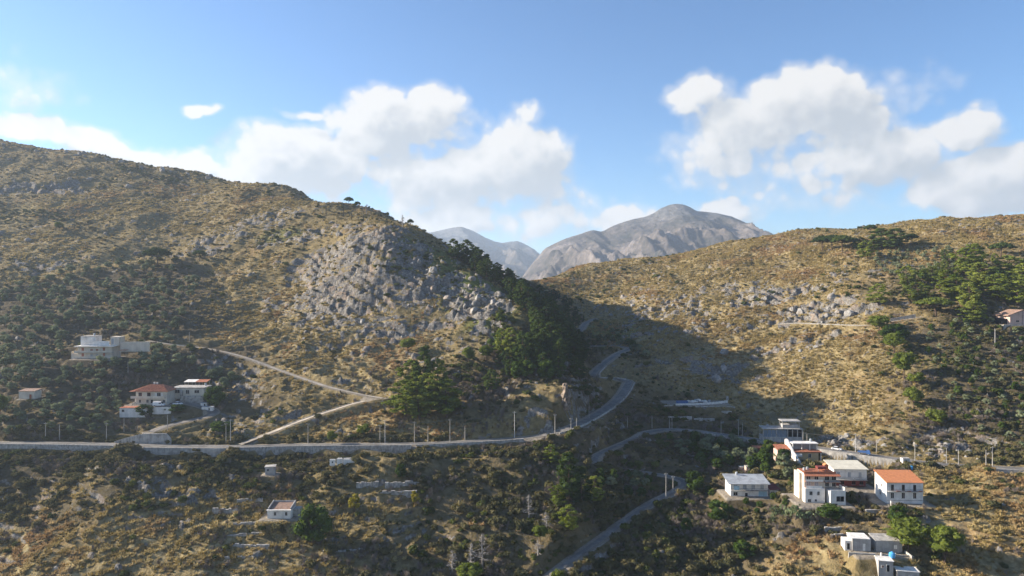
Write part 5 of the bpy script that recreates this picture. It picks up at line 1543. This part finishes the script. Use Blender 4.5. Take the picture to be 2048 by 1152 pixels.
# yellow house
p = foot('yellow_house')
X0 = (1610-1024)/F*p[1]
o = thing('yellow_house', 'yellow house with a tan roof slab under a white columned terrace', 'house', (X0, p[1], p[2]), -2)
B(o, 'wall', 'yellow_plaster', (-5.4, 4.6, -2.5, 4, -1.5, 3.0)); B(o, 'roof', 'terracotta', (-5.6, 5.6, -3.4, 4.1, 3.01, 3.5), label='flat tan roof slab with tiled edge')
window(o, 1.0, .9, 1.1, 1.4, -2.5, None, 'white_plaster', 'dark_void'); B(o, 'porch_post', 'white_plaster', (5.2, 5.5, -3.3, -3.0, -1.5, 3.0))
te = B(o, 'upper_terrace', 'grey_plaster', (-5.2, 5.2, 1.5, 4, 3.51, 6.0)); B(te, 'slab', 'white_plaster', (-5.4, 5.4, -.6, 4.1, 6.01, 6.3))
for x in (-5.1, -1.4, 1.9, 4.9): B(te, 'column', 'white_plaster', (x-.14, x+.14, -.4, -.1, 3.51, 6.0))
B(o, 'tent', 'white_plaster', (-5.3, -2.8, -4.4, -2.6, 1.6, 2.6), label='white awning over the entrance')
for x in (-5.2, -2.9): B(o, 'tent_post', 'pole_wood', (x-.05, x+.05, -4.35, -4.25, -1.5, 1.6))
MB().prism([(-16, -7.5), (6, -4), (6, 6.6), (4, 7.2), (-3, 3.6), (-16, -1)], 'x', -6.3, -5.7).build('party_wall', 'white_plaster', o)
q = thing('red_roofed_shed', 'small shed with a red roof left of the yellow house', 'shed', (X0-9.2, p[1]+1.5, p[2]))
B(q, 'wall', 'pink_plaster', (-2.6, 2.6, -2, 2.5, -4, 3.4)); MB().prism([(-2.4, 3.7), (2.8, 4.7), (2.8, 4.85), (-2.4, 3.85)], 'x', -2.8, 2.7).build('roof', 'terracotta', q); B(q, 'opening', 'dark_void', (-2.2, 2.2, -2.06, -1.99, 2.3, 3.3))
# unfinished frame house on the road
p = foot('frame_house')
o = thing('unfinished_house', 'unfinished grey concrete building with bluish panels and dark openings at the road', 'building', (p[0], p[1]+2, p[2]), -4)
B(o, 'base', 'concrete', (-9, 8.6, -3, 4, -1.5, 2.0)); B(o, 'slab', 'concrete', (-9.2, 8.8, -3.2, 4.2, 5.6, 5.9))
for i in range(6): B(o, 'panel', 'blue_glass', (-8.7+i*1.75, -8.7+i*1.75+1.6, -2.6, -2.5, 2.01, 5.1))
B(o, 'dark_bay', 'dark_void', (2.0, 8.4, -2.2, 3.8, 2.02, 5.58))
for x in (-9, -3, 2, 4.2, 6.4, 8.6): B(o, 'post', 'concrete', (x-.18, x+.18, -2.95, -2.6, 2.01, 5.59))
for x in (.2, 7.6): 
    for y in (-1.5, 3): B(o, 'upper_post', 'concrete', (x-.15, x+.15, y-.15, y+.15, 5.91, 9.0))
B(o, 'upper_roof', 'grey_plaster', (-.4, 8.2, -2.2, 3.6, 9.01, 9.25)); B(o, 'upper_room', 'grey_plaster', (.5, 7.4, -1, 3.2, 5.92, 7.4))
# grey roofed house
p = foot('grey_house')
X0 = (1494-1024)/F*p[1]
o = thing('grey_roofed_house', 'shaded white and blue house with a wide grey sheet roof and long balcony', 'house', (X0, p[1], p[2]), -2)
B(o, 'wall', 'white_plaster', (-7.6, 7.6, -3, 5, -1, 5.4)); MB().prism([(-4.4, 5.3), (5.6, 6.9), (5.6, 7.05), (-4.4, 5.45)], 'x', -8.8, 8.2).build('roof', 'sheet_metal', o)
balcony(o, -7.6, 7.4, -3, 2.7, 1.3, 'concrete')
for x in (-5.6, -1.8, 1.6, 5.2): window(o, x, 3.1, 1.4, 1.7, -3, None, 'white_plaster', 'sheet_metal')
B(o, 'cloth', 'blue_paint', (-6.6, -4.4, -4.36, -4.31, 2.9, 4.6), label='pale blue cloth hung on the balcony'); B(o, 'garage_door', 'blue_paint', (3.8, 7.2, -3.06, -2.99, -.8, 2.1), label='light blue garage door')
window(o, -5.6, .3, 1.6, 1.4, -3, None, 'white_plaster', 'dark_void'); door(o, -1.2, -.8, 1.1, 2.2, -3, 'dark_void')
q = thing('maroon_roofed_annex', 'low white annex with a maroon roof right of the grey roofed house', 'house', (X0+12.6, p[1]+.5, p[2]-.3))
B(q, 'wall', 'white_plaster', (-4.6, 4.6, -2, 3, -1, 2.6)); MB().prism([(-2.6, 2.6), (3.2, 3.6), (3.2, 3.72), (-2.6, 2.72)], 'x', -4.9, 4.9).build('roof', 'maroon_paint', q); window(q, -3.6, .6, 1.3, 1.2, -2); window(q, 1.2, .8, .9, 1.0, -2)
for k_, (x, y, w) in enumerate([(1486, 943, 3.2), (1498, 942, 3.0)]):
    q = on(x, y); o = thing('brick_hut', ['left one of two small pink huts behind the grey roof', 'right one of two small pink huts behind the grey roof'][k_], 'hut', (q[0], q[1], q[2]))
    B(o, 'wall', 'pink_plaster', (-w/2, w/2, -1.2, 1.2, -.5, 2.0)); B(o, 'roof', 'concrete', (-w/2-.15, w/2+.15, -1.35, 1.35, 2.01, 2.15)); door(o, .3, 0, .7, 1.6, -1.2, 'dark_void')
q = on(1518, 906); o = thing('red_shed', 'rusty red shed half hidden in the shaded thicket', 'shed', (q[0], q[1], q[2]))
B(o, 'wall', 'maroon_paint', (-2.6, 2.6, -1.2, 1.4, -.5, 2.4)); MB().prism([(-1.4, 2.4), (1.6, 2.9), (1.6, 3.0), (-1.4, 2.5)], 'x', -2.8, 2.8).build('roof', 'terracotta', o)
# ruins lower right
p = foot('ruins')
o = thing('ruined_building', 'larger grey roofless looking ruin with a blocked window beside the big round pine', 'ruin', (p[0]+3.4, p[1]+1, p[2]), -5)
B(o, 'wall', 'grey_plaster', (-3.6, 4.2, -2, 3, -1, 3.4)); MB().prism([(-2.1, 3.4), (3.1, 3.9), (3.1, 4.05), (-2.1, 3.55)], 'x', -3.8, 4.3).build('roof', 'concrete', o); window(o, 2.2, 1.1, .9, 1.2, -2, None, 'grey_plaster', 'white_plaster')
B(o, 'yard_wall', 'stone_wall', (-3.4, 4.8, -5.2, -4.9, -3, .4)); B(o, 'yard_post', 'white_plaster', (-3.5, -3.2, -5.3, -4.8, -3, .9)); B(o, 'yard_post', 'white_plaster', (.6, .9, -5.3, -4.8, -3, .9)); B(o, 'yard_side', 'concrete', (4.82, 5.1, -6.5, -2.2, -3, .8))
o = thing('ruined_building', 'smaller grey ruin with a white roof edge left of the larger one', 'ruin', (p[0]-4.4, p[1]+1.8, p[2]+.2), -8)
B(o, 'wall', 'grey_plaster', (-2.6, 2.8, -2, 3, -1, 3.6)); B(o, 'roof', 'white_plaster', (-2.8, 2.6, -2.2, 3.1, 3.61, 3.8)); door(o, .8, 0, .8, 2.2, -2, 'white_plaster', 'grey_plaster')
B(o, 'side_room', 'white_plaster', (-4.6, -2.61, -1.4, 2.4, -1, 2.6)); door(o, -3.6, 0, .8, 1.9, -1.4, 'dark_void'); B(o, 'front_wall', 'concrete', (-4.6, 3.2, -4.8, -4.4, -3, .2))
for k_, (x, y, w, h) in enumerate([(1768, 1138, 4.0, 3.0), (1812, 1160, 6.0, 3.2)]):
    q = on(x, y); o = thing('concrete_hut', ['small white hut with a dark door under the blue tank', 'lowest grey hut at the bottom edge under the ruins'][k_], 'hut', (q[0], q[1], q[2]), -12)
    B(o, 'wall', 'grey_plaster', (-w/2, w/2, -1.8, 1.8, -2, h)); B(o, 'roof', 'white_plaster', (-w/2-.2, w/2+.2, -2, 2, h+.01, h+.2)); door(o, .6, 0, .8, 2.0, -1.8, 'dark_void'); window(o, -.9, 1.1, .6, .6, -1.8, None, 'white_plaster', 'maroon_paint')
q = on(1786, 1130); o = thing('terrace_wall', 'grey wall of the yard below the blue tank', 'wall', (q[0]+2, q[1]+1, q[2]))
B(o, 'wall', 'concrete', (-8.5, 5.5, 1.2, 1.5, -3, 1.6)); B(o, 'cap', 'white_plaster', (-8.6, 5.6, 1.12, 1.58, 1.61, 1.7))
q = on(1784, 1116); o = thing('water_tank', 'bright blue plastic water tank in the yard of the ruins', 'water tank', (q[0], q[1], q[2]+.2))
mb = MB(); mb.cyl(0, 0, 0, 1.3, .85, .85, 14); mb.cyl(0, 0, 1.3, 1.6, .85, .35, 14); mb.build('body', 'tank_plastic', o); MB().cyl(0, 0, 1.58, 1.72, .3, .3, 12).build('lid', 'tank_plastic', o)
for z in (.3, .7, 1.05): MB().cyl(0, 0, z, z+.07, .89, .89, 14).build('band', 'tank_plastic', o)
q = on(1822, 940); o = thing('water_tank', 'blue plastic barrel beside the road behind the orange roofed house', 'water tank', (q[0], q[1], q[2]))
MB().cyl(0, 0, 0, 1.5, .7, .7, 12).build('body', 'tank_plastic', o); MB().cyl(0, 0, 1.5, 1.65, .72, .3, 12).build('lid', 'tank_plastic', o)
q = on(1810, 928); o = thing('roadside_cabinet', 'white concrete cabinet beside the road behind the orange roofed house', 'cabinet', (q[0], q[1], q[2]))
B(o, 'body', 'white_plaster', (-1.4, 1.4, -1, 1, -.5, 2.4)); B(o, 'roof', 'concrete', (-1.55, 1.55, -1.15, 1.15, 2.41, 2.55)); door(o, 0, .1, .9, 1.8, -1, 'sheet_metal')
# pink house right edge
p = foot('pink_house')
o = thing('pink_house', 'pink gabled house at the right edge under the pines', 'house', (p[0]+1, p[1]+2, p[2]), 4)
MB().prism([(-7, -2), (7.5, -2), (7.5, 6.0), (.5, 8.4), (-7, 5.6)], 'y', -4, 6).build('wall', 'pink_plaster', o)
MB().prism([(-8.6, 5.2), (.5, 8.42), (.5, 8.7), (-8.6, 5.5)], 'y', -4.5, 6.4).build('roof', 'old_tiles', o); MB().prism([(.52, 8.42), (8.2, 5.9), (8.2, 6.2), (.52, 8.7)], 'y', -4.5, 6.4).build('roof', 'old_tiles', o)
B(o, 'drainpipe', 'rail_metal', (.2, .35, -4.12, -4.0, 0, 8)); window(o, -2.6, 1.8, 1.8, .9, -4, None, 'pink_plaster', 'dark_void'); window(o, 1.6, 4.6, .7, .8, -4, None, 'pink_plaster', 'dark_void'); window(o, 4.4, 4.6, .7, .8, -4, None, 'pink_plaster', 'dark_void'); window(o, 6.2, 1.2, 1.6, 2.2, -4, None, 'pink_plaster', 'window_glass')
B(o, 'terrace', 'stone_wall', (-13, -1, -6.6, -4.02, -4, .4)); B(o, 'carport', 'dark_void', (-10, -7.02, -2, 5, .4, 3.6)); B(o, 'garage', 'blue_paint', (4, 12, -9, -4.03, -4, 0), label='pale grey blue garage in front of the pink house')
# roof clutter and a slightly tighter cluster
for oo in bpy.data.objects:
    if oo.parent is None and oo.name in ('stepped_house', 'orange_roofed_house', 'grey_roofed_house', 'cream_roofed_house', 'maroon_roofed_annex'):
        oo.scale = (.92, .92, .80 if oo.name == 'stepped_house' else .90)
bpy.data.objects['farmhouse'].scale = (.9, .9, .86)
for nm, spots in (('stepped_house', [(-4.5, 3, 12.25), (-2.8, 4.2, 12.25)]), ('grey_roofed_house', [(-3, 4.6, 6.95)]), ('unfinished_house', [(-6, 1, 5.92)]), ('villa_annex', [(5, 3, 3.87)]), ('terraced_house', [(3, 3, 6.57), (-4, 4, 11.42)]), ('yellow_house', [(3.6, 3.2, 6.32)])):
    for x, y, z in spots:
        tk = MB().cyl(x, y, z, z+1.1, .5, .5, 10).build('roof_tank', 'sheet_metal', bpy.data.objects[nm])
        MB().cyl(x, y, z+1.102, z+1.2, .3, .25, 8).build('lid', 'sheet_metal', tk)
for nm, x, y, z in (('stepped_house', -5.4, 5.4, 12.2), ('orange_roofed_house', 5.6, 3.6, 10.1), ('cream_roofed_house', -5, 5, 8.6), ('villa', 4.5, 2, 7.6), ('grey_roofed_house', 6, 4.8, 6.9), ('terraced_house', 9, 4, 11.0), ('pink_house', -4, 4, 6.8)):
    ae = MB().cyl(x, y, z, z+2.6, .045, .035, 5).build('aerial', 'rail_metal', bpy.data.objects[nm])
    MB().box(x-.6, x+.6, y-.02, y+.02, z+2.2, z+2.26).box(x-.4, x+.4, y-.02, y+.02, z+1.85, z+1.9).build('aerial_bar', 'rail_metal', ae)
# quarry yard in the shaded valley
p = foot('quarry')
o = thing('yard_wall', 'long shaded concrete wall of the yard in the valley', 'wall', (p[0], p[1], p[2]))
n = 14
for i in range(n):
    a0 = -19+i*2.7; B(o, 'wall_panel', 'concrete', (a0, a0+2.66, -8.6-.15*math.sin(i*.4), -8.2-.15*math.sin(i*.4), -4.2+.12*i, .35-.06*i))
o = thing('yard_parapet', 'curved pale parapet round the yard in the valley', 'wall', (p[0], p[1], p[2]))
for i in range(16):
    t0 = i/16; a0 = -12+30*t0; y0 = -6.5+9*t0**3; B(o, 'parapet_block', 'white_plaster', (a0, a0+1.84, y0, y0+.35, -.4, .75+.5*t0))
B(o, 'gate_pillar', 'stone_wall', (18, 19.2, 3, 4, -.5, 3.0))
for i in range(34):
    x, y = random.gauss(2.5, 3.2), random.gauss(1.5, 1.6); s_ = .3+.5*random.random()
    q = thing('scrap_piece', 'scrap of the valley yard', 'scrap', (p[0]+x, p[1]+y, p[2]+.05+max(0, .9-abs(x-2.5)*.2)), random.random()*360, 'scrap heap in the valley yard')
    REG.append((q, 1024+(p[0]+x)/(p[1]+y)*F, 576-(q.location.z-CAM_Z)/(p[1]+y)*F, 'scrap piece', 'of the valley yard heap'))
    MB().prism([(-s_, 0), (s_, 0), (s_*.8, s_), (-s_*.5, s_*1.3)], 'x', -s_*.8, s_*.8).build('slab', 'white_plaster' if random.random() < .7 else 'sheet_metal', q)
q = thing('skip_container', 'dark blue open skip in the valley yard', 'skip', (p[0]-7.5, p[1]-2, p[2]))
for bxx in ((-3, 3, -1.2, -1.1, .1, 1.5), (-3, 3, 1.1, 1.2, .1, 1.5), (-3, -2.9, -1.09, 1.09, .1, 1.5), (2.9, 3, -1.09, 1.09, .1, 1.5)): B(q, 'side', 'blue_car_paint', bxx)
B(q, 'floor', 'blue_car_paint', (-3, 3, -1.2, 1.2, 0, .09))
for k_, (x, y, w, h) in enumerate([(1400, 842, 15, 1.4), (1360, 838, 12, 1.3), (1453, 828, 5.5, 1.5)]):
    q = on(x, y); o = thing('terrace_wall', ['shaded pale terrace wall two steps below the valley yard', 'shaded terrace wall just below the valley yard', 'short block wall right below the valley yard'][k_], 'wall', (q[0], q[1], q[2]))
    for i in range(5): a0 = -w/2+w*i/5; B(o, 'wall_block', 'concrete', (a0, a0+w/5-.03, -.3, .3, -1.5, h*(.9+.2*random.random())))
# ------------------------------------------------------------------ utility poles, one by one, and their lines
def pole(px, ytop, ybase, label, kind='pole_wood', arm=True):
    p = on(px, ybase); h = (ybase-ytop)*p[1]/F
    o = thing('utility_pole', label, 'utility pole', (p[0], p[1], p[2]), group='utility poles along the roads')
    MB().cyl(0, 0, -.5, h, .17, .10, 8).build('shaft', kind, o)
    if arm:
        a = MB().box(-.7, .7, -.06, .06, h-.55, h-.42).build('crossarm', 'pole_wood', o)
        for x in (-.6, 0, .6): MB().cyl(x, 0, h-.419, h-.2, .05, .04, 6).build('insulator', 'white_paint', a)
    return np.array([p[0], p[1], p[2]+h-.3])
POLES = [
 (91,845,881,'leftmost tall utility pole on the main road'),(119,849,881,'second pole from the left on the main road'),(213,845,882,'pole at the left end of the tall concrete wall'),
 (248,834,864,'pole standing on the slope above the tall concrete wall'),(335,830,862,'pole above the right end of the tall concrete wall'),(452,846,888,'shorter one of the pole pair left of the track junction'),(461,838,888,'taller one of the pole pair left of the track junction'),
 (616,846,888,'pole right of the track junction on the main road'),(760,850,886,'shorter one of the pole pair below the dark pine clump'),(770,840,886,'taller one of the pole pair below the dark pine clump'),(829,843,886,'pole just under the right side of the dark pine clump'),
 (856,852,885,'thin pole right of the dark pine clump'),(900,838,883,'pole at the left end of the broken parapet'),(930,852,881,'thin pole at the middle of the broken parapet'),(1029,823,877,'tall pole near the right end of the broken parapet'),
 (1110,828,869,'pole at the start of the climbing bend'),(1142,836,872,'pole in front of the climbing bend'),(1153,836,860,'short pole behind the climbing bend'),(1178,806,837,'pole in the middle of the climbing bend'),
 (1255,834,856,'small pole in the shaded valley right of the bend'),(1304,832,857,'pole left of the shaded terrace walls'),(1339,832,857,'left one of two close poles below the valley yard'),(1344,836,859,'right one of two close poles below the valley yard'),
 (1442,842,869,'thin pole on the shaded stretch of the right hand road'),(1477,838,873,'taller one of the pair left of the unfinished building'),(1485,845,873,'shorter one of the pair left of the unfinished building'),(1520,850,879,'thin pole just left of the unfinished building'),
 (1606,864,888,'left one of two poles behind the white columned terrace'),(1614,868,889,'right one of two poles behind the white columned terrace'),(1711,867,905,'tall pole on the sunlit road right of the white car'),(1753,878,908,'pole right of the blue truck'),
 (1830,888,924,'tall pole behind the orange roofed house'),(1893,896,928,'first pole beyond the orange roofed house'),(1917,899,930,'thin pole on the road right of the orange roofed house'),(1972,900,933,'left one of two poles at the right edge of the road'),(1985,893,934,'right one of two poles at the right edge of the road'),
 (379,664,684,'pole beside the white terraced house wall'),(256,724,746,'pole in the olive grove between the two left houses'),(1332,946,1000,'pole standing alone beside the lower road'),(1346,952,986,'thin pole inside the lower road bend'),
 (1135,584,606,'left one of two far poles at the head of the valley'),(1142,592,612,'right one of two far poles at the head of the valley'),(1164,618,646,'pole at the top of the climbing road'),(1990,657,690,'white pole in the thicket under the pink house'),
]
PT = {}
for a in POLES:
    PT[a[0]] = pole(*a, kind='pole_concrete' if a[0] in (1029, 1990, 461, 770, 1711) else 'pole_wood', arm=a[2]-a[1] > 33)
def wire(a, b, label, sag=.035):
    A, B_ = PT[a], PT[b]; n = 10; T = Acc(); L = np.linalg.norm(B_-A)
    pts = [A+(B_-A)*t-np.array([0, 0, 4*sag*L*t*(1-t)]) for t in np.linspace(0, 1, n)]
    bent(T, pts, .04, .04, 3)
    add_obj('overhead_wire', T.mesh('overhead_wire', 'wire_metal'), label=label, cat='wire', group='overhead wires')
for a, b2, lb in [(91,119,'wire between the two leftmost road poles'),(119,213,'wire from the second left pole to the concrete wall pole'),(213,461,'wire above the tall concrete wall'),(461,616,'wire across the track junction'),(616,770,'wire below the golden slope right of the junction'),(770,829,'wire under the dark pine clump'),(829,900,'wire from the pine clump to the parapet'),(900,1029,'wire along the broken parapet'),
                 (1477,1606,'wire past the unfinished building'),(1606,1711,'wire over the sunlit road'),(1711,1830,'wire behind the orange roofed house'),(1830,1893,'wire right of the orange roofed house'),(1893,1985,'wire at the right end of the road'),(248,335,'wire above the villa drive'),(1135,1142,'wire at the head of the valley')]:
    wire(a, b2, lb)

# ------------------------------------------------------------------ vehicles
def vehicle(p, rot, label, kind, paint):
    name = {'car': 'parked_car', 'van': 'parked_van', 'truck': 'small_truck'}[kind]
    o = thing(name, label, kind, (p[0], p[1], p[2]+.02), rot)
    L, Wd = (4.2, 1.75) if kind == 'car' else (4.9, 1.9)
    def shell(nm, prof, w, mat, par):
        mb = MB(); n = len(prof); top = max(q[1] for q in prof)
        A = [(x, -w/2*(1-.10*max(0, z-.8)), z) for x, z in prof]; B_ = [(x, w/2*(1-.10*max(0, z-.8)), z) for x, z in prof]
        mb.quadmesh(A+B_, [list(range(n))[::-1], list(range(n, 2*n))]+[[i, (i+1) % n, (i+1) % n+n, i+n] for i in range(n)])
        return mb.build(nm, mat, par)
    if kind == 'car':
        body = shell('body', [(-2.1,.35),(2.05,.35),(2.1,.62),(1.95,.80),(1.0,.92),(-1.85,.95),(-2.1,.8)], Wd, paint, o)
        shell('cabin', [(1.02,.925),(.45,1.42),(-1.1,1.46),(-1.75,.955)], Wd*.92, 'window_glass', o)
        shell('roof', [(.42,1.425),(.35,1.48),(-1.0,1.51),(-1.12,1.465)], Wd*.86, paint, o); ax = 1.28
    elif kind == 'van':
        body = shell('body', [(-2.45,.4),(2.4,.4),(2.45,.9),(1.75,1.15),(1.0,2.0),(-2.4,2.05)], Wd, paint, o)
        shell('windscreen', [(1.78,1.18),(1.74,1.22),(1.06,2.0),(1.0,2.012),(1.1,1.7)], Wd*.86, 'window_glass', o)
        for s_ in (-1, 1): MB().box(.2, 1.2, s_*.93-.03, s_*.93+.03, 1.25, 1.75).build('side_window', 'window_glass', o)
        ax = 1.55
    else:
        body = shell('cab', [(.9,.5),(2.4,.5),(2.45,1.0),(2.1,1.9),(.9,1.95)], Wd, paint, o)
        shell('windscreen', [(2.44,1.1),(2.47,1.12),(2.15,1.88),(2.1,1.86)], Wd*.85, 'window_glass', o)
        MB().box(-2.4, .85, -.95, .95, .7, .85).build('bed', 'rail_metal', o)
        for bb in ((-2.4, .85, -.95, -.88, .851, 1.4), (-2.4, .85, .88, .95, .851, 1.4), (-2.4, -2.33, -.87, .87, .851, 1.4)): MB().box(*bb).build('bed_side', paint, o)
        ax = 1.6
    for s_ in (-.6, .6):
        MB().box(L/2-.04 if kind == 'car' else 2.4, L/2+.02 if kind == 'car' else 2.47, s_-.18, s_+.18, .62, .78).build('headlight', 'white_paint', o)
    for x in (-ax, ax):
        for s_ in (-1, 1):
            k = 12; A = [(x+.33*math.cos(i*6.2832/k), s_*(Wd/2-.12), .33+.33*math.sin(i*6.2832/k)) for i in range(k)]; B_ = [(q[0], s_*(Wd/2+.04), q[2]) for q in A]
            w_o = MB().quadmesh(A+B_, [list(range(k)), list(range(k, 2*k))]+[[i, (i+1) % k, (i+1) % k+k, i+k] for i in range(k)]).build('wheel', 'tyre_rubber', o)
            MB().quadmesh([(x+.2*math.cos(i*6.2832/8), s_*(Wd/2+.05), .33+.2*math.sin(i*6.2832/8)) for i in range(8)]+[(x, s_*(Wd/2+.07), .33)], [[i, (i+1) % 8, 8] for i in range(8)]).build('rim', 'silver_paint', w_o)
    return o
def road_at(line, px):
    i = min(max(1, idx(line, px)), len(line)-2); d = line[i+1]-line[i-1]
    return line[i]+np.array([0, 0, .1]), math.degrees(math.atan2(d[1], d[0]))
p, r = road_at(RIGHT, 1671); vehicle(p+[0, .8, 0], r, 'white car parked on the sunlit right hand road', 'car', 'white_paint')
p, r = road_at(RIGHT, 1725); vehicle(p+[0, -.5, 0], r, 'blue pickup truck on the right hand road', 'truck', 'blue_car_paint')
v = foot('villa')
vehicle(v+[3.4, -6.4, .05], 4, 'silver blue car close to the villa wall', 'car', 'silver_paint')
vehicle(v+[5.6, -8.2, -.1], 8, 'white van in front of the villa', 'van', 'white_paint')
q = on(349, 810); vehicle(q+[1.5, 0, .05], -10, 'white car parked right of the white van at the villa', 'car', 'white_paint')

# ------------------------------------------------------------------ prickly pears under the stepped house
def pear_mesh(seed):
    r_ = np.random.default_rng(seed); C = Acc(); v, f = ico(1)
    for i in range(34):
        c = np.array([r_.normal()*.8, r_.normal()*.8, .2+1.5*r_.random()])
        a = r_.random()*6.28; t = np.array([math.cos(a), math.sin(a), 0]); u = np.array([-math.sin(a)*.3, math.cos(a)*.3, 1]); u /= np.linalg.norm(u); w = np.cross(t, u)
        C.add(c+v[:, :1]*t*.26+v[:, 1:2]*u*.36+v[:, 2:]*w*.07, f)
    return C.mesh('pads', 'cactus_pads')
PEAR = [pear_mesh(s) for s in (1, 2, 3)]
n = 0
for _ in range(400):
    if n >= 26: break
    x, y = random.uniform(1545, 1668), random.uniform(1016, 1040)
    p = on(x, y)
    if clear_at(p) > .3: continue
    o = thing('prickly_pear', 'pale green prickly pear in the clump under the stepped house', 'cactus', (p[0], p[1], p[2]-.1), random.random()*360, 'prickly pears under the stepped house')
    REG.append((o, x, y, 'prickly pear', 'below the stepped house'))
    s = .8+.5*random.random(); o.scale = (s, s, s)
    add_obj('pads', PEAR[n % 3], o); n += 1

# ------------------------------------------------------------------ masts on the far summit
for k_, (x, h, lb) in enumerate([(1351, 11, 'left thin mast on the far summit'), (1357, 7, 'squat station on the far summit between the masts'), (1364, 17, 'tallest thin mast on the far summit')]):
    X = (x-1024)/F*3600; Zt = CAM_Z+(576-411.5)/F*3600
    o = thing('summit_mast', lb, 'mast', (X, 3598, Zt-6))
    if k_ == 1:
        B(o, 'hut', 'grey_plaster', (-8, 8, -4, 4, 0, 9)); B(o, 'roof', 'concrete', (-8.5, 8.5, -4.5, 4.5, 9.01, 10))
    else:
        MB().cyl(0, 0, 0, 6+h, 1.0, .5, 6).build('shaft', 'rail_metal', o); MB().box(-2.2, 2.2, -.5, .5, 4+h*.7, 5.5+h*.7).build('antenna', 'rail_metal', o)

# ------------------------------------------------------------------ labels that single out each of the things alike, by their place
ORD = 'first second third fourth fifth sixth seventh eighth ninth tenth eleventh twelfth thirteenth fourteenth fifteenth sixteenth seventeenth eighteenth'.split()
RW = {1: [''], 2: ['upper', 'lower'], 3: ['upper', 'middle', 'lower'], 4: ['top', 'upper', 'lower', 'bottom']}
CW = {1: [''], 2: ['left', 'right'], 3: ['left', 'central', 'right'], 4: ['far left', 'near left', 'near right', 'far right'], 5: ['far left', 'left', 'central', 'right', 'far right']}
sets = {}
for o, x, y, a, b2 in REG: sets.setdefault((a, b2), []).append((y, x, o))
for (a, b2), lst in sets.items():
    n = len(lst); R, C = (1, 1) if n <= 9 else (2, 2) if n <= 36 else (2, 3) if n <= 50 else (3, 4) if n <= 100 else (4, 5)
    lst.sort(key=lambda q: q[0])
    for r in range(R):
        row = sorted(lst[r*n//R:(r+1)*n//R], key=lambda q: q[1]); m_ = len(row)
        for c_ in range(C):
            for i, (y, x, o) in enumerate(row[c_*m_//C:(c_+1)*m_//C]):
                part = (RW[R][r]+' '+CW[C][c_]).strip()
                o['label'] = f"{ORD[min(i, 17)]} {a} from left"+(f" in {part} part {b2}" if part else f" {b2}")
